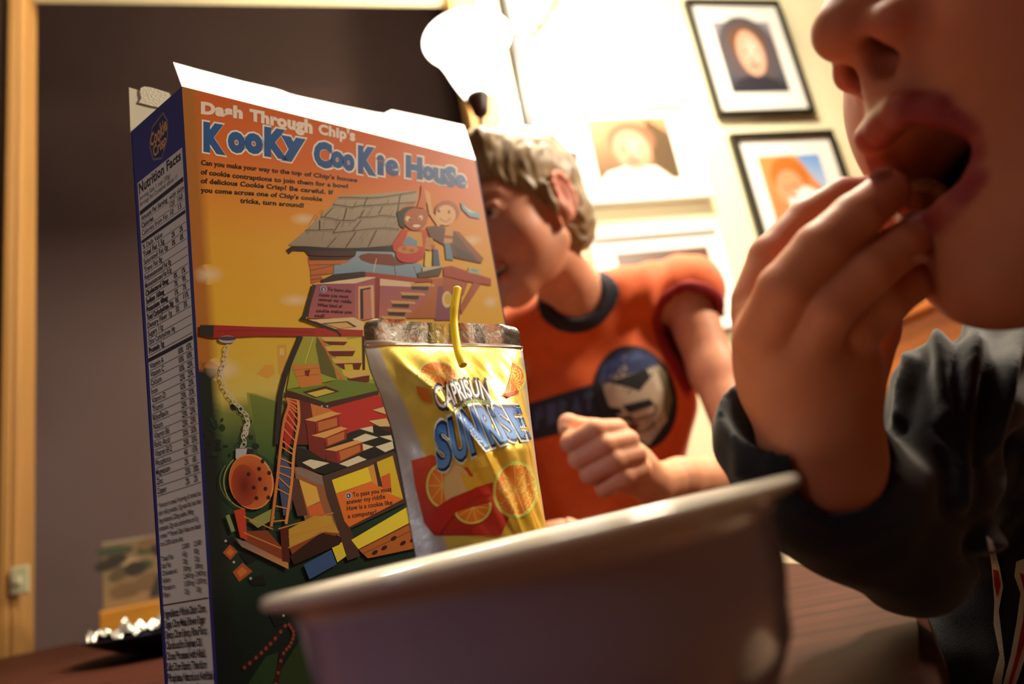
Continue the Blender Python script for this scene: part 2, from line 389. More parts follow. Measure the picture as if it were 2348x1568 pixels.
# purple room riddle
pr.ell(*K7([(455, 1100)])[0], 7.5, 8, (208, 190, 210)); pr.ell(*K7([(455, 1100)])[0], 6, 6.6, (52, 40, 96)); pr.text('5', K7([(444, 1116), (468, 1118)]), K7([(446, 1084), (470, 1086)]), (230, 220, 235), .02)
RL = [('To leave this', (500, 1112, 745, 1135)), ('room you must', (412, 1172, 715, 1190)), ('answer my riddle.', (408, 1218, 755, 1245)), ('What kind of', (395, 1275, 650, 1292)), ('cookie makes you', (380, 1335, 750, 1352)), ('sad?', (365, 1385, 470, 1392))]
for t, (x0, y0, x1, y1) in RL: pr.text(t, K7([(x0, y0), (x1, y1)]), K7([(x0+4, y0-31), (x1+4, y1-31)]), (70, 14, 34), .02)
# --- house, middle
pol(K2, [(1090, 640), (1610, 640), (1740, 860), (1740, 1060), (1400, 1010), (960, 1095), (1000, 870)], (160, 160, 52), (150, 160, 50))
pol(K2, [(1215, 640), (1330, 800), (1390, 1010), (1250, 960), (1205, 720)], (92, 92, 36)); pol(K2, [(1330, 690), (1600, 650), (1720, 860), (1720, 1010), (1450, 980)], (212, 196, 58))
lin(K2, [(1185, 650), (1115, 870)], 1.2, (224, 214, 120))
pol(K2, [(1140, 500), (1530, 478), (1620, 520), (1620, 590), (1400, 588), (1200, 512)], (222, 198, 150)); pol(K2, [(1255, 530), (1480, 512), (1560, 560), (1405, 580)], (58, 24, 16)); pol(K2, [(1290, 535), (1470, 522), (1530, 560), (1410, 575)], (212, 178, 96))
pol(K2, [(1220, 648), (1290, 690), (1345, 870), (1440, 1000), (1510, 1062), (1430, 1055), (1372, 935), (1290, 760)], (206, 110, 54))
for a, b in (([(1255, 650), (1470, 650), (1482, 688), (1290, 684)], [(1262, 684), (1480, 688), (1450, 718), (1330, 716)]), ([(1285, 728), (1540, 726), (1552, 764), (1310, 768)], [(1305, 768), (1545, 766), (1522, 812), (1350, 812)]),
             ([(1338, 830), (1590, 828), (1602, 866), (1372, 874)], [(1368, 874), (1600, 868), (1580, 928), (1440, 924)]), ([(1430, 960), (1655, 932), (1672, 970), (1500, 1002)], [(1470, 1000), (1668, 974), (1662, 1032), (1512, 1056)])):
    pol(K2, b, (98, 26, 18)); pol(K2, a, (216, 182, 96))
for L in ([(1330, 720), (1450, 720), (1450, 745), (1345, 745)], [(1375, 815), (1500, 815), (1505, 840), (1400, 842)], [(1450, 880), (1520, 880), (1530, 935), (1460, 940)]): pol(K2, L, (206, 188, 58))
pol(K2, [(1600, 640), (1626, 640), (1628, 930), (1606, 930)], (58, 24, 18))
pol(K2, [(1000, 890), (1235, 878), (1262, 1055), (1090, 1112)], (202, 126, 56)); lin(K2, [(1010, 930), (1240, 912)], 1, (150, 84, 36)); lin(K2, [(1030, 985), (1245, 965)], 1, (150, 84, 36)); pol(K2, [(1110, 935), (1160, 925), (1145, 985), (1115, 975)], (110, 44, 24))
pol(K2, [(955, 1098), (1260, 1055), (1400, 1008), (1745, 1050), (1745, 1105), (1290, 1208)], (104, 130, 44)); pol(K2, [(1090, 1118), (1290, 1066), (1412, 1112), (1200, 1170)], (72, 26, 18)); pol(K2, [(1130, 1128), (1290, 1090), (1370, 1115), (1210, 1160)], (206, 190, 80))
pol(K2, [(1290, 1250), (1745, 1130), (1980, 1568), (1290, 1568)], (186, 38, 30)); pol(K2, [(1070, 1180), (1290, 1250), (1290, 1400), (1200, 1568), (980, 1568)], (104, 30, 20)); pol(K2, [(1160, 1210), (1290, 1250), (1380, 1290), (1180, 1330)], (200, 120, 60))
pol(K2, [(950, 1100), (1290, 1208), (1745, 1103), (1745, 1138), (1300, 1258), (945, 1150)], (66, 26, 22)); pr.ell(*K2([(1258, 1240)])[0], 2.4, 2.6, (170, 170, 180)); pr.ell(*K2([(1305, 1240)])[0], 2.4, 2.6, (170, 170, 180))
lin(K2, [(1195, 200), (1150, 350), (1120, 460), (1085, 500)], 9, (38, 26, 34)); lin(K2, [(1080, 640), (1000, 830), (945, 970), (905, 1130), (885, 1350), (872, 1568)], 11, (38, 32, 44))
# red plank, knob

pol(K2, [(215, 545), (340, 546), (700, 560), (1210, 572), (1335, 588), (1345, 642), (720, 636), (330, 656), (215, 632)], (156, 32, 26)); pol(K2, [(215, 545), (335, 547), (330, 654), (215, 632)], (38, 34, 24))
pol(K2, [(1200, 570), (1610, 588), (1610, 642), (1200, 642)], (166, 36, 26)); lin(K2, [(1080, 485), (1230, 540), (1390, 600), (1420, 640)], 6, (34, 18, 18)); lin(K2, [(340, 600), (700, 590), (1200, 610)], 1.2, (110, 20, 18))
pr.ell(*K2([(450, 668)])[0], 20, 8.5, (176, 166, 190)); pr.ell(*K2([(450, 660)])[0], 20, 5, (70, 56, 70))
chain = K2([(455, 700), (440, 760), (430, 860), (400, 960), (430, 1080), (510, 1200), (570, 1270), (615, 1330), (620, 1420), (600, 1490)])+K3([(480, 250), (440, 350), (445, 430), (420, 480)])
cp = smooth_path(chain, 10); acc = 0; last = cp[0]; side = 0
for q in cp:
    acc += np.linalg.norm(q-last)
    if acc > 9.5:
        t = q-last; a = math.degrees(math.atan2(t[1], t[0])); side ^= 1
        pr.ring(q[0], q[1], 7.5, 4.6 if side else 3.2, 1.9, (196, 190, 180), rot=a+(18 if side else -18), n=14)
        acc = 0
    last = q
pol(K3, [(375, 478), (490, 470), (520, 490), (470, 540), (440, 625), (378, 600)], (110, 108, 120)); pol(K3, [(372, 485), (470, 480), (445, 600), (400, 600), (370, 560)], (176, 176, 186)); pol(K3, [(470, 480), (530, 490), (500, 560), (460, 545)], (30, 26, 40))
(px, py), = K3([(505, 765)])
pr.ring(px-9, py, 54, 62, 1.8, (178, 176, 96), a0=100, a1=235); pr.ring(px-16, py-2, 56, 56, 1.5, (120, 130, 70), a0=120, a1=220)
pr.ell(px, py, 51, 64, (222, 150, 84), rot=-12); pr.ell(px-1.5, py+.5, 48.5, 61.5, (150, 56, 28), rot=-12, edge=np.array(C8(196, 104, 48))); pr.ell(px-16, py+8, 30, 48, (104, 24, 16), rot=-6, edge=np.array(C8(160, 64, 32)))
for x, y in ((570, 655), (577, 742), (625, 825), (524, 815), (656, 690), (548, 905), (650, 900), (600, 590), (480, 700)): (qx, qy), = K3([(x, y)]); pr.ell(qx, qy, 4.6, 5.2, (52, 16, 10), n=9)
# --- checker floor, red steps
pol(K3, [(880, 600), (960, 545), (1350, 340), (1560, 280), (1740, 330), (1760, 500), (1130, 702), (900, 640)], (20, 16, 14))
for L in ([(938, 600), (1010, 573), (1172, 605), (1040, 657)], [(1255, 612), (1420, 543), (1492, 575), (1330, 637)], [(1370, 402), (1480, 353), (1592, 385), (1440, 432)], [(1430, 312), (1542, 288), (1548, 347)],
          [(1455, 438), (1552, 465), (1458, 502)], [(1565, 465), (1712, 418), (1724, 480), (1650, 512)], [(1600, 378), (1700, 366), (1716, 418)]): pol(K3, L, (222, 214, 186))
def step(top, front, side):
    pol(K3, side, (120, 28, 22)); pol(K3, front, (150, 36, 24)); c = np.mean(front, 0); pol(K3, [tuple(c+(np.array(p)-c)*.78) for p in front], (190, 110, 54)); pol(K3, top, (222, 166, 92))
step([(960, 235), (1180, 165), (1278, 180), (1050, 252)], [(1050, 252), (1258, 200), (1262, 290), (1060, 352)], [(960, 235), (1050, 252), (1062, 545), (1000, 520), (980, 300)])
step([(1018, 370), (1270, 293), (1328, 310), (1130, 392)], [(1130, 392), (1322, 318), (1318, 402), (1142, 472)], [(1018, 370), (1130, 392), (1140, 575), (1035, 540)])
step([(1130, 490), (1400, 408), (1462, 425), (1230, 505)], [(1230, 505), (1455, 430), (1462, 502), (1245, 608)], [(1130, 490), (1230, 505), (1245, 608), (1150, 582)])
pol(K3, [(1540, 152), (1640, 125), (1660, 190)], (214, 190, 130)); pol(K3, [(1508, 245), (1660, 222), (1700, 292), (1600, 292)], (214, 190, 130)); pol(K3, [(1600, 292), (1700, 292), (1730, 350), (1640, 330)], (70, 22, 16))
pol(K3, [(890, 470), (1000, 495), (1135, 582), (960, 570), (885, 605)], (26, 16, 14))
# --- lower rooms
pol(K3, [(870, 640), (930, 640), (1120, 715), (1160, 860), (1270, 1240), (1150, 1180), (960, 1090), (900, 860)], (150, 96, 62)); pol(K3, [(880, 640), (1120, 715), (1130, 790), (1060, 780), (900, 700)], (136, 118, 112))
pol(K3, [(912, 745), (1062, 810), (1092, 930), (980, 982)], (226, 178, 76)); pol(K3, [(980, 985), (1095, 940), (1132, 1042), (1010, 1060)], (214, 104, 52)); pol(K3, [(865, 730), (912, 745), (985, 1050), (900, 1060), (850, 900)], (92, 56, 44)); pol(K3, [(720, 540), (800, 560), (860, 700), (850, 1000), (780, 1060), (740, 800)], (70, 84, 124))
pol(K3, [(1108, 718), (1722, 505), (1745, 540), (1830, 940), (1352, 1165), (1435, 1400), (1325, 1440), (1230, 1130), (1150, 900)], (74, 50, 42))
pol(K3, [(1193, 750), (1500, 638), (1535, 760), (1228, 865)], (232, 210, 44)); pol(K3, [(1228, 868), (1532, 762), (1600, 800), (1802, 912), (1340, 1152), (1300, 1100)], (222, 116, 40)); pol(K3, [(1500, 638), (1550, 615), (1590, 800), (1535, 765)], (212, 150, 66))
pol(K3, [(1575, 598), (1712, 542), (1802, 912), (1640, 850)], (212, 184, 44)); pol(K3, [(1612, 722), (1690, 688), (1705, 865), (1630, 838)], (206, 92, 38)); pol(K3, [(1548, 600), (1576, 592), (1616, 800), (1590, 806)], (60, 34, 26))
pr.ell(*K3([(1335, 885)])[0], 6.4, 7.4, (214, 204, 214)); pr.ell(*K3([(1335, 885)])[0], 5.1, 6, (44, 40, 96)); pr.text('6', K3([(1327, 896), (1343, 894)]), K3([(1325, 872), (1341, 870)]), (230, 226, 236), .02)
for t, (x0, y0, x1, y1) in (('To pass you must', (1372, 896, 1705, 845)), ('answer my riddle', (1318, 958, 1650, 908)), ('How is a cookie like', (1322, 1012, 1712, 958)), ('a computer?', (1330, 1078, 1578, 1040))):
    pr.text(t, K3([(x0, y0), (x1, y1)]), K3([(x0-5, y0-37), (x1-5, y1-37)]), (62, 22, 12), .025)
pol(K3, [(1358, 1262), (1845, 975), (1868, 1110), (1420, 1342)], (232, 214, 62)); pol(K3, [(1420, 1345), (1868, 1112), (1925, 1330), (1500, 1420)], (178, 102, 44)); lin(K3, [(1420, 1345), (1868, 1118)], 2.4, (104, 48, 24)); lin(K3, [(1460, 1380), (1880, 1180)], 1.6, (120, 60, 30))
for x, y in ((1640, 1330), (1800, 1290), (1720, 1250), (1885, 1262), (1560, 1370)): (qx, qy), = K3([(x, y)]); pr.ell(qx, qy, 8, 4.5, (62, 22, 16), rot=-35, n=10)
pol(K3, [(1190, 1322), (1278, 1280), (1315, 1400), (1240, 1455)], (226, 206, 60)); pol(K3, [(950, 1475), (1188, 1345), (1235, 1470), (1000, 1600)], (56, 86, 138)); 
# balcony and ladder
pol(K3, [(480, 1100), (690, 990), (705, 1080), (560, 1160)], (142, 152, 84))
pol(K3, [(450, 1190), (640, 1180), (770, 1330), (770, 1442), (450, 1275)], (136, 62, 32)); pol(K3, [(822, 1170), (1040, 1055), (1190, 1055), (1200, 1100), (1258, 1205), (830, 1335)], (196, 156, 58)); pol(K3, [(830, 1330), (1100, 1190), (1258, 1205), (870, 1440)], (140, 70, 34)); pol(K3, [(830, 1400), (1100, 1200), (1275, 1240), (1260, 1300), (870, 1475)], (52, 24, 18))
pol(K3, [(365, 1245), (450, 1275), (820, 1458), (822, 1512), (420, 1320)], (116, 112, 124), (206, 140, 62))
pol(K3, [(750, 1160), (820, 1138), (832, 1455), (768, 1445)], (84, 30, 24)); pol(K3, [(355, 1012), (450, 988), (470, 1265), (408, 1240)], (190, 66, 38)); lin(K3, [(300, 1050), (350, 1190)], 9, (130, 150, 110))
for L in ([(440, 1062), (690, 1172)], [(440, 1200), (760, 1335)], [(735, 1168), (1205, 1030)], [(820, 1235), (1205, 1132)], [(820, 1330), (1210, 1150)]): lin(K3, L, 2.6, (206, 140, 70))
pol(K3, [(825, 70), (892, 68), (868, 300), (840, 420), (800, 520), (780, 380)], (176, 34, 24))
lr = ([(800, 50), (822, 110), (780, 260), (742, 560), (722, 760), (672, 1150)], [(905, 70), (912, 250), (872, 500), (850, 780), (802, 1125)])
A = smooth_path(K3(lr[0]), 6); B = smooth_path(K3(lr[1]), 7)
for k in range(17):
    t = (k+.5)/17; a = A[int(t*(len(A)-1))]; b = B[int(t*(len(B)-1))]; pr.line([a, b], 2.8, (214, 140, 78))
pr.line(A, 7.5, (206, 122, 62)); pr.line(B, 7.5, (216, 144, 74)); pr.line(A+np.array([-3, 0]), 1.4, (90, 40, 24)); pr.line(B+np.array([3.2, 0]), 1.2, (110, 54, 28))
# lower left: beads, roots
pr.layer = 60
pol(K6, [(380, 1600), (560, 1330), (665, 1295), (640, 1600)], (34, 58, 28)); pol(K6, [(655, 1500), (850, 1190), (1100, 1100), (1400, 1500), (1200, 1900), (600, 1900)], (40, 56, 26))
for L in ([(190, 440), (250, 368), (318, 430), (255, 502)], [(275, 605), (360, 525), (445, 600), (330, 690)], [(590, 900), (660, 850), (760, 900), (640, 950)]): pol(K6, L, (170, 86, 40)); c = np.mean(L, 0); pol(K6, [tuple(c+(np.array(p)-c)*.55) for p in L], (206, 116, 56))
for L in ([(200, 330), (270, 300), (330, 380), (250, 370)], [(330, 450), (440, 420), (480, 500), (400, 540)], [(400, 660), (540, 630), (560, 720), (440, 720)], [(580, 960), (760, 960), (740, 1040), (640, 1080)]): pol(K6, L, (16, 20, 22))
for x, y in ((215, 338), (285, 520), (430, 660), (712, 980)): pr.ell(*K6([(x, y)])[0], 3, 3, (190, 190, 186), n=8)
for pth, w in ([(740, 1050), (620, 1200), (500, 1320), (360, 1440)], 12), ([(755, 1050), (800, 1130), (770, 1230), (700, 1330), (640, 1600)], 11):
    q = smooth_path(K6(pth), 6); pr.line(q, w, (44, 22, 20))
    for a in q[1::2]: pr.ell(a[0], a[1], w*.34, w*.4, (128, 62, 46), n=9)
# --- titles
pr.layer = 40
def title(word, base, top, white=.10, blue=.04):
    base = K1(base); top = K1(top); a = glyphs(word, white); b = glyphs(word, blue)
    ca = (a[3]+a[2]/2); cb = (b[3]+b[2]/2); d = ca-cb
    pr.layer += 1
    pr.text(word, base, top, (240, 232, 222), white)
    pr.layer += 1
    r = (a[3]-d*0, a[2]); w2 = b[2]/ (a[2])
    e = (1-w2)/2*.55
    def sub(pl, u):
        pl = [np.asarray(p, float) for p in pl]; u *= len(pl)-1; i = min(int(u), len(pl)-2); return pl[i]+(pl[i+1]-pl[i])*(u-i)
    n = 6
    pr.text(word, [sub(base, e+(1-2*e)*k/n) for k in range(n+1)], [sub(top, e+(1-2*e)*k/n) for k in range(n+1)], (24, 92, 168), blue, (44, 84, 150))
LET = [('K', 200, 355, 310, 520), ('o', 368, 490, 368, 518), ('o', 484, 612, 378, 524), ('K', 620, 785, 345, 552), ('y', 735, 908, 405, 580),
       ('C', 962, 1090, 436, 620), ('o', 1080, 1172, 502, 622), ('o', 1162, 1246, 522, 642), ('K', 1268, 1398, 470, 668), ('i', 1400, 1450, 528, 670), ('e', 1458, 1552, 560, 672),
       ('H', 1598, 1716, 536, 694), ('o', 1716, 1794, 604, 708), ('u', 1790, 1872, 618, 734), ('S', 1868, 1950, 606, 752), ('e', 1942, 2018, 664, 758)]
def letter(ch, x0, x1, y0, y1, col, bold, grow, col2=None):
    V, F, w, w0 = glyphs(ch, bold); ys = [v[1] for v in V]; h0, h1 = min(ys), max(ys); sl_ = .17; a = np.array(C8(*col)); b = np.array(C8(*(col2 or col))); q = []; cs = []
    x0, x1, y0, y1 = x0-grow, x1+grow, y0-grow, y1+grow
    for x, y in V:
        u = (x-w0)/w; v = (y-h0)/(h1-h0); X = x0+(x1-x0)*u; Y = y1+(y0-y1)*v+sl_*(u-.5)*(x1-x0)
        q += K1([(X, Y)]); cs.append(a*v+b*(1-v))
    pr.raw(q, F, cs)
pr.layer += 1
for L in LET: letter(*L, (240, 232, 222), .10, 12)
pr.layer += 3
for L in LET: letter(*L, (26, 92, 164), .075, 0, (40, 84, 150))
def wt(t, b, tp, c=(238, 226, 214), bold=.045): pr.text(t, K1(b), K1(tp), c, bold)
wt('Dash', [(182, 240), (472, 275)], [(182, 165), (472, 200)], bold=.06); wt('Through', [(518, 285), (955, 378)], [(518, 215), (955, 296)], bold=.06); wt('Chip\'s', [(995, 380), (1250, 432)], [(995, 318), (1250, 362)], bold=.05)
for t, b in (('Can you make your way to the top of Chip\'s house', [(185, 596), (520, 632), (860, 668), (1265, 716)]), ('of cookie contraptions to join them for a bowl', [(183, 660), (520, 698), (860, 728), (1200, 758)]),
             ('of delicious Cookie Crisp? Be careful. If', [(183, 722), (480, 746), (780, 772), (1098, 802)]), ('you come across one of Chip\'s cookie', [(183, 786), (600, 812), (1022, 848)]), ('tricks, turn around!', [(455, 858), (895, 892)])):
    hgt = 34; pr.text(t, K1(b), K1([(x, y-hgt+8*(x/1300)) for x, y in b]), (44, 30, 14), .03)
def clampf(v):
    v = np.array(v); v[2] = max(v[2], TZ+.0007); u = np.dot(v-bTL, wdir); return v+wdir*(min(max(u, 0), WB)-u)
front = pr.build('front_panel', MAT_PRINT, cereal, clampf)
tag(front, 'orange to yellow printed front panel with a cutaway cookie house')
# card behind the print, the other panels
inn = -n_front*0.0001
card('front_card', [bTL+inn, bTR+inn, gTR+inn, gTL+inn], n_front, MAT_CARD, front)
ins = -n_side*0.0001
side_o = card('side_panel', [bBL, bTL, gTL, gBL], n_side, M_BLUE, cereal); tag(side_o, 'blue side panel with white nutrition table')
card('back_panel', [bBL, bBR, gBR, gBL], -n_front, M_BLUE, cereal)
card('side_panel', [bTR, bBR, gBR, gTR], -n_side, M_BLUE, cereal)
card('base_panel', [gTL, gTR, gBR, gBL], -z3, MAT_CARD, cereal)
# flaps
n_fl = nrm(n_front*0.82+z3*0.57)
if True:
    up_fl = nrm(np.cross(n_fl, wdir)); up_fl = up_fl if up_fl[2] > 0 else -up_fl
    top = [(397, 142), (450, 157), (560, 186), (640, 204), (662, 213), (680, 218), (780, 240), (880, 260), (888, 249), (960, 264), (1045, 283), (1064, 287)]
    pf = Print(lambda x, y: Pp(x, y, bTL, n_fl), n_fl)
    L = [(426, 196)]+[tuple(p) for p in top]+[(1091, 367)]
    # strips: bottom edge to top edge, blue print whitened for glare, blue showing at the right
    k = 40; topl = top
    def ty(x):
        for (a, b), (c, d) in zip(topl, topl[1:]):
            if a <= x <= c: return b+(d-b)*(x-a)/(c-a+1e-9)
        return topl[-1][1]
    q = []; cs = []; NR = 8
    for i in range(k+1):
        t = i/k; xb = 417+(1091-417)*t; yb = 198+(367-198)*t; xt = 397+(1064-397)*t; yt = ty(xt)
        for j in range(NR+1):
            s = j/NR; q.append((xb+(xt-xb)*s, yb+(yt-yb)*s))
            bl = max(0, min(1, (t-.62)/.3))*max(0, min(1, (0.62-s)/.45))
            cs.append(np.array(C8(236, 236, 240))*(1-bl)+np.array(C8(70, 96, 190))*bl)
    f = [(i*(NR+1)+j, (i+1)*(NR+1)+j, (i+1)*(NR+1)+j+1, i*(NR+1)+j+1) for i in range(k) for j in range(NR)]
    pf.raw(q, f, cs); V = [np.array(v) for v in pf.V]; n0 = len(V)
    V2 = V+[v-n_fl*TH for v in V]; rim = [(i*(NR+1)) for i in range(k+1)]+[(k*(NR+1)+j) for j in range(1, NR+1)]+[(i*(NR+1)+NR) for i in range(k-1, -1, -1)]+[j for j in range(NR-1, 0, -1)]
    F2 = f+[tuple(a+n0 for a in g[::-1]) for g in f]+[(a, b, b+n0, a+n0) for a, b in zip(rim, rim[1:]+rim[:1])]
    o = mesh('front_flap', V2, F2, MAT_PRINT, cereal, col=np.array(cs+[np.array(C8(200, 190, 160))]*n0)); tag(o, 'torn blue top flap, glare painted white over all but its right end')
bf_t0 = bBL+z3*0.0285; bf_n = n_front
bt1 = bBR+z3*0.015
o = card('back_flap', [bBL-n_front*.0005, bBR-n_front*.0005, bt1-n_front*.0005, bf_t0-n_front*.0005], n_front, MAT_CARD, cereal); tag(o, 'cream inner side of the raised back flap with a torn glue spot')
gl = [(322, 203), (330, 199), (345, 201), (372, 209), (388, 214), (392, 222), (380, 232), (365, 247), (345, 243), (318, 236), (324, 226), (321, 214)]
pg = [Pp(x, y, bBL, n_front)+n_front*0.0004 for x, y in gl]
card('glue_spot', pg, n_front, M('torn_paper', C8(238, 232, 214), .9, bump=(900, .5, .001)), o, 0.0006)
# --- side panel print
wS = np.linalg.norm(bTL-bBL); us = nrm(bTL-bBL)
def s3(x, y):      # x 0..1 back to front, y metres down
    k = y/HB; a = bBL+(gBL-bBL)*k; b = bTL+(gTL-bTL)*k
    return a+(b-a)*x
ps = Print(s3, n_side, 0.000004)
def sl(y, dy=0): return y
dk = (26, 24, 26)
ps.poly([(.07, .0335), (.94, .0335), (.94, .296), (.07, .296)], (205, 198, 180))
# round logo
ps.poly([(.42, .008), (.64, .005), (.72, .012), (.70, .022), (.56, .031), (.40, .028), (.34, .018)], (120, 104, 84)); ps.poly([(.43, .0092), (.63, .0064), (.70, .0125), (.68, .0215), (.56, .0298), (.41, .0268), (.36, .0175)], (24, 26, 74))
ps.text('Cookie', [(.36, .0185), (.53, .0195), (.70, .0165)], [(.38, .0125), (.53, .0105), (.68, .009)], (206, 150, 84), .03); ps.text('Crisp', [(.42, .0265), (.66, .0245)], [(.40, .0205), (.68, .0185)], (206, 150, 84), .03)
ps.text('Nutrition Facts', [(.09, .0405), (.91, .0395)], [(.09, .0345), (.91, .0345)], dk, .035)
ps.text('Serving Size 1 cup (30g)', [(.09, .0446), (.70, .0446)], [(.09, .0422), (.70, .0422)], dk, .01); ps.text('Servings Per Container about 11', [(.09, .0480), (.82, .0480)], [(.09, .0456), (.82, .0456)], dk, .01)
ps.poly([(.08, .0505), (.93, .0495), (.93, .0520), (.08, .0530)], dk)
rows = [('Amount Per Serving', '', 'with skim', 1), ('Calories', '120', '160', 1), ('Calories from Fat', '10', '15', 0), None, ('% Daily Value', '', '', 0), ('Total Fat 1.5g', '2%', '2%', 1), ('Saturated Fat 0g', '0%', '0%', 0), ('Trans Fat 0g', '', '', 0), ('Polyunsaturated Fat 0g', '', '', 0),
        ('Monounsaturated Fat 0.5g', '', '', 0), ('Cholesterol 0mg', '0%', '1%', 1), ('Sodium 160mg', '7%', '9%', 1), ('Potassium 40mg', '1%', '7%', 1), ('Total Carbohydrate 26g', '9%', '11%', 1), ('Dietary Fiber 1g', '5%', '5%', 0), ('Sugars 11g', '', '', 0), ('Other Carbohydrate 14g', '', '', 0), ('Protein 1g', '', '', 1), None,
        ('Vitamin A', '10%', '15%', 0), ('Vitamin C', '10%', '10%', 0), ('Calcium', '10%', '25%', 0), ('Iron', '25%', '25%', 0), ('Vitamin D', '10%', '25%', 0), ('Thiamin', '25%', '30%', 0), ('Riboflavin', '25%', '35%', 0), ('Niacin', '25%', '25%', 0), ('Vitamin B6', '25%', '25%', 0), ('Folic Acid', '50%', '50%', 0), ('Vitamin B12', '25%', '35%', 0), ('Phosphorus', '4%', '15%', 0), ('Magnesium', '2%', '6%', 0), ('Zinc', '25%', '30%', 0), ('Copper', '2%', '2%', 0)]
y = .0565
for r in rows:
    if r is None:
        ps.poly([(.08, y-.002), (.93, y-.002), (.93, y-.0002), (.08, y-.0002)], dk); y += .0035; continue
    t, a, b, bo = r; w = min(.52, .030*len(t)); h = .0027
    ps.text(t, [(.10, y), (.10+w, y)], [(.10, y-h), (.10+w, y-h)], dk, .03 if bo else .008)
    if a: ps.text(a, [(.66, y), (.66+.03*len(a), y)], [(.66, y-h), (.66+.03*len(a), y-h)], dk, .015)
    if b: ps.text(b, [(.81 if len(b) < 5 else .66, y), ((.81 if len(b) < 5 else .66)+.03*len(b), y)], [(.81 if len(b) < 5 else .66, y-h), ((.81 if len(b) < 5 else .66)+.03*len(b), y-h)], dk, .015)
    ps.line([(.09, y+.0009), (.93, y+.0009)], .00022, (96, 92, 88)); y += .0043
y += .002
para = ['* Amount in cereal. A serving of cereal plus', 'skim milk provides 1.5g total fat, less than', '5mg cholesterol, 220mg sodium, 240mg', 'potassium, 32g total carbohydrate and 5g', 'protein. ** Percent Daily Values are based', 'on a 2,000 calorie diet.']
for t in para: w = .0185*len(t); ps.text(t, [(.10, y), (.10+w, y)], [(.10, y-.0021), (.10+w, y-.0021)], dk, .01); y += .0034
for t in (('', '2,000', '2,500'), ('Total Fat', '65g', '80g'), ('Sat Fat', '20g', '25g'), ('Cholesterol', '300mg', '300mg'), ('Sodium', '2,400mg', '2,400mg'), ('Potassium', '3,500mg', '3,500mg'), ('Fiber', '25g', '30g')):
    for s_, x in zip(t, (.10, .52, .74)):
        if s_: ps.text(s_, [(x, y), (x+.026*len(s_), y)], [(x, y-.002), (x+.026*len(s_), y-.002)], dk, .01)
    y += .0031
ps.line([(.07, y), (.94, y)], .0004, dk); y += .0052
for t in ('Ingredients: Whole Grain Corn,', 'Sugar, Corn Meal, Brown Sugar', 'Syrup, Corn Syrup, Rice Flour,', 'Canola and/or Soybean Oil,', 'Cocoa Processed with Alkali,', 'Salt, Corn Starch, Trisodium', 'Phosphate, Natural and Artificial', 'Flavor, BHT Added to Preserve', 'Freshness.', '', 'Vitamins and Minerals: Calcium', 'Carbonate, Tricalcium Phosphate,', 'Zinc and Iron (mineral nutrients),', 'Vitamin C (sodium ascorbate), A', 'B Vitamin (niacinamide), Vitamin', 'B6 (pyridoxine hydrochloride),', 'Vitamin B1 (thiamin), Vitamin A', '(palmitate), B Vitamin (folic', 'acid), Vitamin B12, Vitamin D3.', 'MAY CONTAIN WHEAT', 'INGREDIENTS.'):
    if t: w = min(.84, .0262*len(t)); ps.text(t, [(.10, y), (.10+w, y)], [(.10, y-.0030), (.10+w, y-.0030)], dk, .03)
    y += .0043
y += .002
for t in ('DISTRIBUTED BY GENERAL MILLS SALES, INC.', 'MINNEAPOLIS, MN 55440 USA', 'Made in U.S.A.', 'Exchange: 1 1/2 starch, based on diet'):
    w = .018*len(t); ps.text(t, [(.12, y), (.12+w, y)], [(.12, y-.002), (.12+w, y-.002)], (90, 50, 44), .01); y += .0036
o = ps.build('nutrition_label', MAT_PRINT, side_o, lambda v: np.array([v[0], v[1], max(v[2], TZ+.0007)])); tag(o, 'white nutrition facts table with black print')
# ================================================================== room, aligned with the picture wall
WU = nrm([0.967, 0.256, 0])          # along the picture wall, to the right
WV = nrm([-0.256, 0.967, 0])           # away from the camera
W0 = P(1700, 250, 2.05); W0 = np.array([W0[0], W0[1], 0])
def wp(u, v, z): return W0+WU*u+WV*v+z3*z
def wpx(x, y, v=0.0):                  # pixel -> (u, z) on a plane parallel to the wall
    q = Pp(x, y, W0+WV*v, WV); return float(np.dot(q-W0, WU)), float(q[2])
uR, _ = wpx(1062, 150); uL, _ = wpx(64, 800, .05)
M_WALL = M('cream_plaster', C8(246, 238, 200), 0.85, noise=(3, .04, (1, 1, 1)))
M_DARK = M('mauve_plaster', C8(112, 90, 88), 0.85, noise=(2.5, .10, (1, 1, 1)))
M_CASE = M('tan_casing', C8(186, 138, 78), 0.5, noise=(6, .15, (8, 8, .5)))
M_CEIL = M('white_ceiling', C8(235, 230, 220), 0.9)
M_FLOOR = M('brown_floor_boards', C8(92, 56, 34), 0.45, noise=(5, .35, (1, 9, 1)))
zH = wpx(200, 8, .05)[1]
ZC = max(3.3, CZ+(zH-CZ)*1.58+.05)
M_DIMMED = M('darkened_wall_brown', C8(84, 58, 44), .6, noise=(4, .3, (9, 9, .6)))  # made-up dark wall colour: cuts bounced light, blackens the wall left of the opening
def block(name, u0, u1, v0, v1, z0, z1, mat, kind='structure', bev=0, parent=None):
    c = wp((u0+u1)/2, (v0+v1)/2, (z0+z1)/2); V, F = box_vf(c, WU, WV, z3, abs(u1-u0)/2, abs(v1-v0)/2, abs(z1-z0)/2)
    o = mesh(name, V, F, mat, parent)
    if kind and parent is None: o['kind'] = kind
    if bev: mod_bevel(o, bev)
    return o
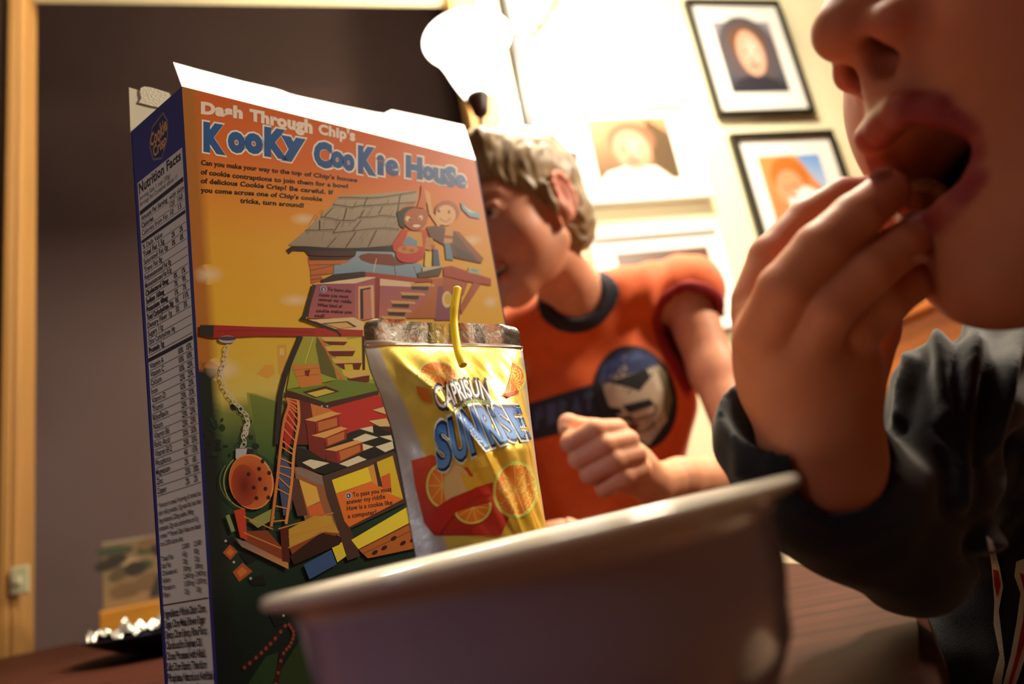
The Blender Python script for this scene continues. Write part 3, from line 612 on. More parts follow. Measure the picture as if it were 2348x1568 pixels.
# picture wall with a wide opening to the left, built as one mesh
parts = []
def bx(u0, u1, v0, v1, z0, z1): return box_vf(wp((u0+u1)/2, (v0+v1)/2, (z0+z1)/2), WU, WV, z3, abs(u1-u0)/2, abs(v1-v0)/2, abs(z1-z0)/2)
V, F = merge([bx(uR, 1.9, 0, .05, 0, ZC), bx(uL, uR, 0, .05, zH, ZC)])
mesh('wall_back', V, F, M_WALL)['kind'] = 'structure'
block('wall_side', -3.6, uL, 0, .05, 0, ZC, M_DIMMED)  # piece of the picture wall given a darker colour to read near-black
block('wall_right', 1.9, 2.0, -3.6, .12, 0, ZC, M_DIMMED)
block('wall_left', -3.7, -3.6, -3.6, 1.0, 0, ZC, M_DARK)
block('wall_front', -3.7, 2.0, -3.7, -3.6, 0, ZC, M_DIMMED)
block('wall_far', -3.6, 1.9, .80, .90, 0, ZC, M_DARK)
block('floor', -3.7, 2.0, -3.7, 1.5, -.05, 0, M_FLOOR)
block('ceiling', -3.7, 2.0, -3.7, 1.5, ZC, ZC+.05, M_CEIL)
o = block('trim_1', uR-.012, uR+.0, -.02, .06, 0, zH, M_CASE, bev=.004)
cw, _ = wpx(1000, 20)
block('trim_2', uR, uR+.075, -.022, -.0005, 0, zH+.08, M_CASE, bev=.004)
uc0 = uL-.020
block('trim_3', uc0, uL, -.022, -.0005, 0, zH, M_CASE, bev=.004)
block('trim_4', uL, uR, -.022, -.0005, zH, zH+.08, M_CASE, bev=.004)
block('trim_5', uL, uL+.012, -.02, .06, 0, zH, M_CASE, bev=.004)
# light switch on the left casing
us_, zs = wpx(48, 1330, -.022)
sw = thing('light_switch', wp(us_, -.03, zs), 'small pale light switch on the tan door casing at the left', 'light switch')
V, F = box_vf(wp(us_, -.026, zs), WU, WV, z3, .016, .003, .026); mod_bevel(mesh('switch_plate', V, F, M('pale_plastic', C8(190, 186, 150), .5), sw), .003)
V, F = box_vf(wp(us_, -.033, zs), WU, WV, z3, .003, .004, .006); mesh('toggle', V, F, M('ivory_toggle', C8(210, 205, 180), .4), sw)

# ------------------------------------------------------------------ framed portraits
M_BLKF = M('black_frame', C8(38, 36, 24), .4); M_WHF = M('white_frame', C8(244, 242, 238), .5); M_MAT = M('white_mat_board', C8(246, 244, 240), .8)
M_PHOTO = M('photo_print', vcol=True, rough=.35)
def portrait(name, label, u0, u1, z0, z1, fw, fmat, pu0, pu1, pz0, pz1, art, depth=.022, group=None):
    c = wp((u0+u1)/2, -depth, (z0+z1)/2)
    t = thing(name, c, label, 'picture frame', group)
    V, F = merge([bx(u0, u1, -depth, -.001, z1-fw, z1), bx(u0, u1, -depth, -.001, z0, z0+fw), bx(u0, u0+fw, -depth, -.001, z0+fw, z1-fw), bx(u1-fw, u1, -depth, -.001, z0+fw, z1-fw)])
    mod_bevel(mesh('frame', V, F, fmat, t), .002)
    V, F = bx(u0+fw*.9, u1-fw*.9, -depth*.55, -.001, z0+fw*.9, z1-fw*.9); mesh('mat_board', V, F, M_MAT, t)
    w, h = pu1-pu0, pz1-pz0
    g = Print(lambda x, y: wp(pu0+w*x, -depth*.55-.0008, pz1-h*y), -WV, .00004)
    art(g); g.build('photo', M_PHOTO, t)
    return t
def fade(c, base): return np.array(C8(*c))
def art_boy(g):
    g.poly([(0, 0), (1, 0), (1, 1), (0, 1)], (150, 146, 160), (44, 46, 58)); g.ell(.5, .42, .5, .5, (120, 96, 90), edge=np.array(C8(90, 84, 92)))
    g.poly([(.05, 1), (.15, .82), (.42, .76), (.62, .76), (.85, .85), (.95, 1)], (52, 52, 62)); g.ell(.5, .30, .30, .24, (120, 84, 60)); g.ell(.52, .45, .235, .33, (232, 176, 150)); g.ell(.56, .42, .15, .22, (248, 214, 200), edge=np.array(C8(236, 184, 160)))
    for x in (.42, .62): g.ell(x, .43, .035, .016, (96, 66, 56))
    g.ell(.52, .53, .03, .04, (214, 150, 124)); g.ell(.52, .63, .08, .022, (186, 96, 88))
def art_boy2(g):
    g.poly([(0, 0), (1, 0), (1, 1), (0, 1)], (188, 142, 104), (110, 84, 60)); g.poly([(.72, 0), (1, .3), (1, 1), (.72, 1)], (96, 76, 52))
    g.poly([(0, 1), (.12, .86), (.35, .78), (.72, .80), (.9, 1)], (240, 234, 226)); g.ell(.5, .36, .30, .28, (138, 100, 76)); g.ell(.48, .52, .235, .33, (228, 150, 122)); g.ell(.52, .48, .15, .2, (240, 184, 160), edge=np.array(C8(228, 154, 128)))
    for x in (.38, .58): g.ell(x, .5, .035, .018, (120, 70, 56))
    g.ell(.46, .60, .03, .04, (206, 120, 98)); g.ell(.46, .71, .08, .024, (196, 80, 76))
def art_baby(g):
    g.poly([(0, 0), (1, 0), (1, 1), (0, 1)], (216, 150, 88), (206, 132, 84)); g.poly([(.62, 0), (1, 0), (1, .62), (.84, .42)], (110, 160, 226), (196, 214, 240)); g.ell(.42, .32, .30, .3, (196, 116, 50), rot=20); g.ell(.38, .48, .22, .27, (226, 160, 120), rot=12); g.poly([(.3, .62), (.62, .45), (.95, .62), (.9, 1), (.3, 1)], (244, 240, 240))
    g.ell(.32, .47, .03, .016, (90, 50, 36)); g.ell(.46, .44, .03, .016, (90, 50, 36)); g.ell(.40, .60, .06, .02, (180, 80, 70))
def art_dark(g):
    g.poly([(0, 0), (1, 0), (1, 1), (0, 1)], (104, 76, 66), (60, 44, 40)); g.ell(.5, .5, .22, .28, (210, 150, 120)); g.ell(.5, .32, .25, .16, (90, 60, 40)); g.poly([(.1, 1), (.3, .76), (.7, .76), (.9, 1)], (120, 120, 150))
    for x in (.42, .58): g.ell(x, .48, .03, .016, (70, 40, 30))
    g.ell(.5, .64, .06, .018, (170, 80, 70))
def rect(pts):
    q = [wpx(x, y) for x, y in pts]; u = sorted(a for a, _ in q); z = sorted(b for _, b in q)
    return (u[0]+u[1])/2, (u[2]+u[3])/2, (z[0]+z[1])/2, (z[2]+z[3])/2
r = rect([(1562, 13), (1768, 5), (1867, 256), (1648, 284)]); q = rect([(1626, 62), (1751, 53), (1809, 211), (1679, 223)])
portrait('picture_frame', 'black framed portrait on a grey backdrop, highest of the wall pictures', *r, .016, M_BLKF, *q, art_boy)
r = rect([(1665, 322), (1887, 298), (1992, 545), (1752, 590)]); q = rect([(1728, 372), (1862, 352), (1925, 505), (1785, 530)])
portrait('picture_frame', 'black framed photo with orange hair and a blue corner, partly behind the raised hand', *r, .020, M_BLKF, *q, art_baby)
r = rect([(1268, 262), (1562, 238), (1624, 450), (1315, 492)]); q = rect([(1340, 287), (1517, 272), (1556, 409), (1372, 428)])
portrait('picture_frame', 'white framed portrait of a boy in white, left of the two black frames', *r, .012, M_WHF, *q, art_boy2, depth=.03)
r = rect([(1345, 557), (1638, 514), (1700, 742), (1400, 800)]); q = rect([(1408, 592), (1612, 563), (1660, 720), (1450, 760)])
portrait('picture_frame', 'white framed dark photo low on the wall behind the shirt', *r, .012, M_WHF, *q, art_dark, depth=.02)

# ------------------------------------------------------------------ multi arm floor lamp
LD = 1.38
pb = P(1212, 285, LD); pole_xy = np.array([pb[0], pb[1], 0])
fl = thing('floor_lamp', pole_xy, 'black pole floor lamp with lit white glass cone shades by the picture wall', 'floor lamp')
M_BLK = M('black_metal', C8(34, 30, 26), .35, .5); M_BRASS = M('aged_brass', C8(150, 120, 70), .35, .8); M_CUP = M('dark_wood_cup', C8(56, 28, 22), .45)
M_SHADE = M('lit_glass_shade', C8(250, 246, 236), .4, emit=(1, .90, .74), es=7.0)
V, F = tube_vf([pole_xy+z3*.02, pole_xy+z3*1.2, pole_xy+z3*2.15], [.014, .0135, .012], 20); mesh('pole', V, F, M_BLK, fl, smooth=True)
V, F = lathe_vf([(0, .0), (.13, .0), (.14, .006), (.13, .02), (.03, .032), (.012, .05), (0, .05)], pole_xy, 48); mesh('base', V, F, M_BLK, fl, smooth=True)
def shade(cx, cy, d, k=1.0):
    c = P(cx, cy, d)                      # bottom of the cup
    V, F = lathe_vf([(0, 0), (.010, 0), (.014, .004), (.017, .012), (.022, .036), (.023, .042), (.0, .042)], c, 32)
    mesh('shade_cup', V, F, M_CUP, fl, smooth=True)
    h0 = .042
    out = [(.022, 0), (.029, .012), (.038, .032), (.046, .052), (.054, .076), (.064, .098), (.076, .118), (.087, .130)]
    prof = [(r*k, h0+h*k) for r, h in out]+[(r*k-.004, h0+h*k) for r, h in out[::-1]]+[(0, h0+.004)]
    V, F = lathe_vf(prof, c, 64); mesh('lamp_shade', V, F, M_SHADE, fl, smooth=True)
    a = pole_xy+z3*(c[2]-.16); m = (a+c)/2; m[2] = a[2]+.01
    V, F = tube_vf(smooth_path([a, m, c-z3*.06+(c-a)*.02, c+z3*.004], 8), .0055, 12); mesh('arm', V, F, M_BLK, fl, smooth=True)
    return c
cA = shade(1104, 266, 1.30)
cB = shade(1309, 400, 1.42)
cC = shade(1262, -60, 1.50)
for cc, e in ((cA, 24.0), (cB, 30.0), (cC, 30.0)):
    lamp('lamp_bulb_light', 'POINT', cc+z3*.13, e, (1.0, .84, .58), .03)
st = [P(1118, 178, 1.36), P(1140, 166, 1.37), P(1166, 158, LD)]
V, F = tube_vf(st, .0035, 10); mesh('switch_arm', V, F, M_BRASS, fl, smooth=True)
for a, b in (((1222, 8), (1234, 62)), ((1284, -2), (1273, 46))):
    V, F = tube_vf([P(*a, 1.47), P(*b, 1.47)], .004, 10); mesh('shade_prong', V, F, M_BRASS, fl, smooth=True)
V, F = tube_vf([P(1228, 318, 1.40), P(1275, 302, 1.40)], [.002, .004], 10); mesh('switch_arm', V, F, M_BRASS, fl, smooth=True)

# ------------------------------------------------------------------ wooden sideboard at the wall, behind the boys
uA, zA = wpx(1900, 640, -.45); uB, zB = wpx(2330, 900, -.45)
sb = thing('wooden_sideboard', wp((uA+uB)/2+.2, -.24, 0), 'orange brown wooden sideboard glimpsed between the raised hand and the chin', 'sideboard')
M_OAK = M('orange_oak', C8(190, 106, 40), .4, noise=(4, .3, (1, 1, 8)))
ztop = wpx(2080, 700, -.45)[1]
V, F = bx(.10, 1.35, -.45, -.02, .08, ztop+.02); mod_bevel(mesh('carcass', V, F, M_OAK, sb), .005)
V, F = bx(.07, 1.38, -.48, -.01, ztop+.02, ztop+.05); mod_bevel(mesh('top', V, F, M_OAK, sb), .006)
for i in range(3):
    u0 = .13+i*.405
    V, F = bx(u0, u0+.39, -.468, -.45, .12, ztop-.20); d = mod_bevel(mesh('door', V, F, M_OAK, sb), .006)
    V, F = bx(u0, u0+.39, -.468, -.45, ztop-.18, ztop-.01); d2 = mod_bevel(mesh('drawer', V, F, M_OAK, sb), .006)
    V, F = lathe_vf([(0, 0), (.012, .0), (.014, .01), (.0, .02)], (0, 0, 0), 20); V = np.array([wp(u0+.195, -.468-q[2], ztop-.095)+WU*q[0]+z3*q[1] for q in V]); mesh('knob', V, F, M_BLK, bpy.data.objects[d2.name], smooth=True)
for su in (.13, 1.32):
    for sv in (-.42, -.06):
        V, F = bx(su-.025, su+.025, sv-.025, sv+.025, 0, .08); mesh('leg', V, F, M_OAK, sb)
# ================================================================== table
M_TABLE = M('red_brown_varnished_wood', C8(70, 34, 22), .6, noise=(7, .45, (1, 14, 1)), spec=.12)
ta = nrm([-0.30, 0.954, 0]); tb = nrm([0.954, 0.30, 0])     # along and across the table
tc0 = np.array([0.185, 0.20, 0])                            # a point on its right-hand edge
def tp(a, b, z): return tc0+ta*a+tb*b+z3*z
tab = thing('dining_table', (-.45, .5, 0), 'reddish brown oval wooden table under the bowl and cereal box', 'table')
OUTL = [(.094, .20), (.14, .29), (.174, .37), (.185, .45), (.165, .56), (.08, .68), (-.03, .83), (-.17, 1.04), (-.33, 1.25), (-.55, 1.38), (-.85, 1.36), (-1.08, 1.2), (-1.17, .9), (-1.05, .4), (-.72, -.15), (-.42, -.42), (-.2, -.38), (-.05, -.1), (.035, .075)]
def inset(k, z, cx=-.45, cy=.5): return [np.array([cx+(p[0]-cx)*k, cy+(p[1]-cy)*k, z]) for p in sm]
cl = OUTL[-2:]+OUTL+OUTL[:3]; sm = smooth_path([np.array(p) for p in cl], 8)[16:-24-1+8]
sm = sm[:len(OUTL)*8]
rings = [inset(.985, TZ-.032), inset(.997, TZ-.027), inset(1.0, TZ-.016), inset(.998, TZ-.004), inset(.992, TZ)]
n_ = len(sm); V = np.array([p for rg in rings for p in rg]); F = [(i*n_+k, i*n_+(k+1) % n_, (i+1)*n_+(k+1) % n_, (i+1)*n_+k) for i in range(4) for k in range(n_)]+[tuple(range(n_))[::-1], tuple(4*n_+k for k in range(n_))]
mesh('table_top', V, F, M_TABLE, tab)
rings = [inset(.86, TZ-.09), inset(.86, TZ-.033), inset(.84, TZ-.033), inset(.84, TZ-.09)]; V = np.array([p for rg in rings for p in rg])
F = [((i % 4)*n_+k, (i % 4)*n_+(k+1) % n_, ((i+1) % 4)*n_+(k+1) % n_, ((i+1) % 4)*n_+k) for i in range(4) for k in range(n_)]; mesh('apron', V, F, M_TABLE, tab)
for lx, ly in ((-.02, .55), (-.22, .08), (-.50, 1.12), (-.90, .75)):
    V, F = tube_vf([np.array([lx, ly, TZ-.034]), np.array([lx, ly, .35]), np.array([lx, ly, 0])], [.032, .028, .020], 20); mesh('leg', V, F, M_TABLE, tab, smooth=True)

# ------------------------------------------------------------------ cereal bowl
BC = P(1243, 1214, .172); BC[2] = TZ; RB = .0648; HBW = CZ-.0006-TZ
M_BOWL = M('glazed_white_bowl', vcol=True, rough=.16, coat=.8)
out = [(0, .0), (.026, .0), (.030, .0005), (.031, .004), (.038, .007), (.050, .016), (.0575, .028), (.0605, .042), (.0618, .052), (.0635, .0552), (.0665, .0562), (.0684, .0568), (.0692, .0577), (.0692, .0588), (.0684, .0596), (.0668, .0598), (.0640, .0590), (.0615, .0572), (.0600, .054), (.0588, .042), (.0555, .029), (.048, .0185), (.036, .0105), (.020, .0075), (0, .007)]
k = RB/.0692; kz = HBW/.0597
V, F = lathe_vf([(r*k, z*kz) for r, z in out], BC, 160)
TIL = math.radians(2.6)
piv = BC+np.array([-.030*k, 0, 0]); ca_, sa_ = math.cos(TIL), math.sin(TIL)
def tilt(v): d = np.asarray(v)-piv; return piv+np.array([d[0]*ca_-d[2]*sa_, d[1], d[0]*sa_+d[2]*ca_])
V = np.array([tilt(v) for v in V])-z3*.0028
V[:, 2] = np.maximum(V[:, 2], TZ+.0002)
bcol = [C8(172, 164, 192) if i < 9*160 else C8(250, 244, 232) for i in range(len(V))]  # outside tinted for shade, rim and inside lightened for the rim highlight
bowl = mesh('cereal_bowl', V, F, M_BOWL, None, smooth=True, loc=BC, col=np.array(bcol)); tag(bowl, 'white bowl, shaded outside and bright rim painted on, in front of the cereal box', 'bowl')
# cereal rounds inside the bowl, each one a thing
M_COOK = M('cookie_cereal', C8(176, 98, 44), .8, noise=(400, .5, (1, 1, 1)), bump=(500, .6, .0006)); M_CHIP = M('chocolate_chip', C8(52, 24, 14), .5)
def cookie_vf(c, R, h, ax):
    pr_ = [(0, -h), (R*.8, -h), (R, -h*.4), (R, h*.2), (R*.78, h*.9), (0, h*1.15)]; V, F = lathe_vf(pr_, (0, 0, 0), 18)
    q = Vector((0, 0, 1)).rotation_difference(Vector(ax)).to_matrix(); return np.array([np.array(q @ Vector(v)) for v in V])+c, F
proto = None; rr = random.Random(4)
spots = [(0, 0)]+[(.021*math.cos(a), .021*math.sin(a)) for a in np.linspace(0, 5.2, 6)]+[(.041*math.cos(a+.3), .041*math.sin(a+.3)) for a in np.linspace(0, 5.8, 12)]
for i, (x, y) in enumerate(spots):
    c = BC+np.array([x, y, .027+.05*(x*x+y*y)**.5+rr.uniform(0, .003)]); ax = (rr.uniform(-.4, .4), rr.uniform(-.4, .4), 1)
    if proto is None:
        V, F = cookie_vf(np.zeros(3), .0095, .0030, (0, 0, 1)); proto = mesh('cereal_round', V, F, M_COOK, None, smooth=True, loc=(0, 0, 0))
        tag(proto, 'small brown cookie cereal round in the white bowl', 'cereal', 'cereal rounds in the bowl')
        for a in range(5):
            p0 = np.array([.005*math.cos(a*1.3), .005*math.sin(a*1.3), .0033]); V, F = lathe_vf([(0, -.0008), (.0012, 0), (.0006, .0009), (0, .001)], p0, 8); mesh('chocolate_chip', V, F, M_CHIP, proto, smooth=True)
        kids = list(proto.children); o = proto
    else:
        o = proto.copy(); COL.objects.link(o)
        for ch in kids: c2 = ch.copy(); COL.objects.link(c2); c2.parent = o
    o.location = c; o.rotation_euler = Vector((0, 0, 1)).rotation_difference(Vector(ax)).to_euler()

# ------------------------------------------------------------------ foil juice pouch
zt = CZ+.095
pL = Pz(830, 733, zt); pR = Pz(1192, 748, zt); pw = nrm(pR-pL); n_p = nrm(np.cross(pw, z3)); 
if n_p[1] > 0: n_p = -n_p
lean = nrm(n_p+z3*.10); up_p = nrm(np.cross(pw, lean)); up_p = up_p if up_p[2] > 0 else -up_p
lean = nrm(np.cross(pw, up_p)); lean = lean if lean[1] < 0 else -lean
WP = np.linalg.norm(pR-pL)
def pp2(x, y):      # pixel -> (across, down) on the pouch plane
    q = Pp(x, y, pL, lean); return np.array([np.dot(q-pL, pw), np.dot(pL-q, up_p)])
HP = (zt-TZ-.001)/up_p[2]
lp = [pp2(*p) for p in ((830, 733), (835, 792), (849, 850), (875, 912), (898, 985), (910, 1040), (927, 1130), (948, 1250))]
rp = [pp2(*p) for p in ((1192, 748), (1196, 795), (1205, 860), (1216, 960), (1231, 1080), (1247, 1190))]
def edge(pts, y):
    for a, b in zip(pts, pts[1:]):
        if y <= b[1]: t = (y-a[1])/(b[1]-a[1]); return a[0]+(b[0]-a[0])*t
    a, b = pts[-2], pts[-1]; t = min((y-b[1]), .03)/(b[1]-a[1]); return b[0]+(b[0]-a[0])*t*.5
ySeal = (pp2(835, 792)[1]+pp2(1196, 797)[1])/2
from mathutils import noise as mnoise
def bulge(s, y):
    if y < ySeal: return 0.0006+.0009*math.sin(s*9+1.0)+.0004*math.sin(s*23)+.0005*math.sin(s*5)*(y/ySeal)
    t = (y-ySeal)/(HP-ySeal); f = min(1, t*2.6)**.7
    b = .0165*f*(max(0, 1-abs(2*s-1)**2.4))*(1+.25*math.sin(t*3.1))
    w = mnoise.noise(Vector((s*3.0+2, y*34, 1.7)))*.0030+mnoise.noise(Vector((s*8-y*60, y*30+s*5, 4)))*.0014+mnoise.noise(Vector((s*20-y*90, y*70, 8)))*.0004
    cr = .0013*math.exp(-((s*WP-.010-(y-ySeal)*.42)/.0028)**2)*(1 if t < .62 else max(0, 1-(t-.62)*6)) - .0008*math.exp(-((s*WP-.016-(y-ySeal)*.42)/.004)**2)
    return b+(w+cr)*min(1, t*8)*min(1, s*8)*min(1, (1-s)*8)+.0004
NS, NT = 90, 150
def grid(sign):
    Vg = []
    for j in range(NT+1):
        y = HP*j/NT; a = edge(lp, y); b = edge(rp, y)
        for i in range(NS+1):
            s = i/NS; q = pL+pw*(a+(b-a)*s)-up_p*y
            yy = y
            if j < 4:      # rounded corners of the seal
                pass
            Vg.append(q+lean*(bulge(s, y)-.0005 if (sign < 0 and y < ySeal) else bulge(s, y)*sign))
    return Vg
gF = [(j*(NS+1)+i, j*(NS+1)+i+1, (j+1)*(NS+1)+i+1, (j+1)*(NS+1)+i) for j in range(NT) for i in range(NS)]
Vf = grid(1)
# crop rounded top corners: move the outer columns inwards near the top
def corner(Vg):
    R = .005
    for j in range(NT+1):
        y = HP*j/NT
        if y > R: break
        dx = R-math.sqrt(max(0, R*R-(R-y)**2))
        a = edge(lp, y); b = edge(rp, y)
        for i in range(NS+1):
            s = i/NS; x0 = a+(b-a)*s; x1 = a+dx+(b-a-2*dx)*s; Vg[j*(NS+1)+i] = Vg[j*(NS+1)+i]+pw*(x1-x0)
corner(Vf); Vb = grid(-1); corner(Vb)
pouch = thing('juice_pouch', Vf[NT*(NS+1)+NS//2], 'shiny yellow and silver foil juice pouch with blue SUNRISE lettering and orange slices', 'juice pouch')
bottom = [pL+pw*(edge(lp, HP)+(edge(rp, HP)-edge(lp, HP))*i/NS)-up_p*HP for i in range(NS+1)]
foilc = []
def mixc(a, b, t): return a*(1-t)+b*t
silver = np.array(C8(206, 204, 200)); gold = np.array(C8(236, 188, 52)); pale = np.array(C8(246, 226, 110))
for j in range(NT+1):
    y = HP*j/NT
    for i in range(NS+1):
        s = i/NS; x = s*WP
        if y < ySeal: c = silver
        else:
            t = (y-ySeal)/(HP-ySeal); ex = min(s, 1-s)*(1.0)
            wl = .085+.05*min(1, t*1.5); wr = .03+.05*math.sin(t*3)*(t < 1)
            g_ = mixc(gold, pale, max(0, min(1, .5+.9*mnoise.noise(Vector((s*2.2, t*3, 3))))))
            c = g_
            if s < wl: c = mixc(silver, g_, max(0, min(1, (s-wl+.02)/.02)))
            if 1-s < wr: c = mixc(silver, g_, max(0, min(1, (1-s-wr+.015)/.015)))
        foilc.append(c)
M_FOIL = M('printed_foil', vcol=True, rough=.34, metal=.5, bump=(220, .12, .0015, (1, 1, 1)))
M_INK = M('printed_foil_ink', vcol=True, rough=.5, metal=.05, spec=.3)
V, F = merge([(Vf, gF), (Vb, [f[::-1] for f in gF])])
nseal = int(NT*ySeal/HP)
body = mesh('pouch_body', V, F, M_FOIL, pouch, col=np.array(foilc+[silver]*len(Vb)), smooth=True); tag(body, 'yellow foil body with silver side gussets')
body.data.materials.append(M('mirror_foil', C8(226, 222, 214), .16, 1.0, bump=(160, .25, .002, (1, 1, 1))))
for p_ in body.data.polygons:
    if (p_.index % len(gF))//NS < nseal-1: p_.material_index = 1
bv = BVHTree.FromPolygons([Vector(v) for v in Vf], gF)
def hit3(bvt, fallback_o, fallback_n, off):
    def f(x, y):
        d = ray(x, y); L_ = np.linalg.norm(d); h = bvt.ray_cast(Vector(CAM), Vector(d/L_))
        if h[0] is None: return Pp(x, y, fallback_o, fallback_n)
        q = np.array(h[0]); return q+np.array(nrm(CAM-q))*off
    return f
class SurfPrint(Print):
    """Print wrapped on a curved surface: polygons are refined, then laid on the surface."""
    def __init__(s, bvt, o, n, maxlen, base_off, step=.00001):
        super().__init__(None, n, step); s.b = bvt; s.o = o; s.ml = maxlen; s.bo = base_off
    def raw(s, pts, faces, cols):
        bm = bmesh.new(); cl = bm.verts.layers.float_vector.new('c'); vs = [bm.verts.new((p[0], p[1], 0)) for p in pts]
        for v, c in zip(vs, cols): v[cl] = Vector(c)
        for f in faces:
            try: bm.faces.new([vs[i] for i in f])
            except ValueError: pass
        bmesh.ops.triangulate(bm, faces=bm.faces[:])
        for _ in range(7):
            es = [e for e in bm.edges if e.calc_length() > s.ml]
            if not es: break
            bmesh.ops.subdivide_edges(bm, edges=es, cuts=1); bmesh.ops.triangulate(bm, faces=[f for f in bm.faces if len(f.verts) > 3])
        bm.verts.index_update(); n = len(s.V); off = s.bo+s.step*s.layer
        f3_ = hit3(s.b, s.o, s.n, off)
        for v in bm.verts: s.V.append(f3_(v.co.x, v.co.y)); s.C.append(tuple(v[cl]))
        for f in bm.faces: s.F.append(tuple(v.index+n for v in f.verts))
        bm.free()
sp = SurfPrint(bv, pL, lean, 6.0, .00030)
K4, K5 = mk(820, 720, 5.227), mk(900, 960, 5.226)
red = (190, 52, 24); org = (226, 122, 36)
sp.poly(K5([(225, 500), (470, 430), (560, 470), (560, 620), (900, 580), (960, 680), (960, 800), (1200, 760), (1260, 800), (1400, 1180), (1300, 1400), (500, 1400), (380, 1250), (270, 800)]), (206, 74, 28), (170, 34, 20))
sp.ell(*K5([(720, 780)])[0], 42, 44, (214, 186, 130)); sp.poly(K5([(800, 640), (960, 700), (1100, 720), (1200, 760), (1000, 820), (900, 880)]), (222, 178, 56))
sp.poly(K5([(960, 640), (1150, 560), (1250, 640), (1200, 760), (980, 810)]), (220, 176, 54))
def slice_(cx, cy, rx, ry, rot=0, a0=0, a1=360, spokes=9):
    sp.ell(cx, cy, rx, ry, (196, 210, 96), rot=rot, a0=a0, a1=a1); sp.ell(cx, cy, rx*.92, ry*.93, (242, 216, 120), rot=rot, a0=a0, a1=a1); sp.ell(cx, cy, rx*.87, ry*.89, (236, 150, 44), rot=rot, edge=np.array(C8(222, 116, 32)), a0=a0, a1=a1)
    ca, sa = math.cos(math.radians(rot)), math.sin(math.radians(rot))
    for k in range(spokes):
        a = math.radians(a0+(a1-a0)*(k+.5)/spokes); x, y = rx*.84*math.cos(a), ry*.86*math.sin(a)
        sp.line([(cx, cy), (cx+x*ca-y*sa, cy+x*sa+y*ca)], 1.4, (246, 208, 110))
slice_(*K5([(1478, 850)])[0], 53, 66, rot=4)
slice_(*K5([(600, 800)])[0], 38, 52, a0=75, a1=285, spokes=5)
slice_(*K5([(960, 1060)])[0], 44, 38, rot=-15, a0=0, a1=180, spokes=5)
sp.poly(K5([(430, 1120), (700, 950), (1000, 830), (1190, 790), (1190, 900), (960, 960), (760, 1120), (560, 1380), (430, 1300)]), (184, 40, 22))
slice_(*K4([(960, 720)])[0], 47, 30, rot=8, spokes=8); slice_(*K4([(1830, 760)])[0], 36, 38, a0=-80, a1=110, spokes=5)
sp.poly(K4([(700, 860), (850, 900), (880, 1060), (790, 1040), (720, 960)]), (206, 110, 30)); sp.poly(K4([(1720, 960), (1930, 910), (1930, 950), (1800, 995)]), (196, 70, 30))
# brand lettering
cb = [(955, 1120), (1120, 1110), (1230, 1040), (1330, 995), (1450, 990), (1610, 1035)]; ct = [(900, 880), (1060, 848), (1150, 822), (1260, 788), (1400, 795), (1560, 800)]
sp.text('CAPRISUN', K4([(x-12, y+22) for x, y in cb]), K4([(x-12, y-18) for x, y in ct]), (46, 46, 66), .055); sp.layer += 3; sp.text('CAPRISUN', K4(cb), K4(ct), (240, 240, 246), .012)
sp.poly(K4([(1140, 1160), (1200, 1090), (1290, 1040), (1400, 1010), (1560, 1030), (1590, 1105), (1440, 1085), (1330, 1095), (1230, 1140), (1150, 1180)]), (40, 44, 24)); sp.poly(K4([(1152, 1150), (1210, 1095), (1300, 1050), (1400, 1022), (1550, 1040), (1575, 1092), (1440, 1073), (1330, 1082), (1225, 1125), (1160, 1163)]), (150, 166, 42))
sp.text('ALL NATURAL', K4([(1190, 1128), (1330, 1072), (1440, 1062), (1550, 1076)]), K4([(1200, 1098), (1320, 1046), (1430, 1034), (1540, 1048)]), (50, 54, 26), .02)
sb_ = [(1003, 1076), (1050, 1052), (1082, 1036), (1120, 1018), (1150, 1009), (1185, 1001), (1217, 999)]; st_ = [(994, 985), (1036, 966), (1058, 950), (1086, 940), (1115, 936), (1142, 937), (1194, 938)]
sp.layer += 3; sp.text('SUNRiSE', [(x-1, y+4) for x, y in sb_], [(x-2, y-5) for x, y in st_], (196, 214, 220), .085); sp.layer += 3; sp.text('SUNRiSE', [(x, y+2) for x, y in sb_], [(x, y-3) for x, y in st_], (14, 28, 70), .065); sp.layer += 3; sp.text('SUNRiSE', sb_, st_, (36, 92, 180), .028, (96, 150, 214))
tag(sp.build('printed_front', M_INK, body), 'printed lettering and orange slices on the pouch')
# seal bead, tape, straw
bead = [pL+pw*(edge(lp, ySeal)+(edge(rp, ySeal)-edge(lp, ySeal))*i/40)-up_p*ySeal+lean*.0007 for i in range(41)]
V, F = tube_vf(bead, .0006, 8); mesh('seal_bead', V, F, M('bright_foil', C8(236, 234, 230), .15, .9), body, smooth=True)
M_STRAW = M('yellow_plastic', C8(255, 222, 10), .35)
def on_p(x, y, off): q = Pp(x, y, pL, lean); return q+nrm(CAM-q)*off
pts = [on_p(1049, 661, .008), on_p(1042, 705, .008), on_p(1041, 740, .008), on_p(1047, 790, .011), on_p(1056, 822, .015), on_p(1062, 838, .0165)]
V, F = tube_vf(smooth_path(pts, 8), .0019, 20, cap=False); o = mesh('straw', V, F, M_STRAW, pouch, smooth=True); m = o.modifiers.new('t', 'SOLIDIFY'); m.thickness = .0003
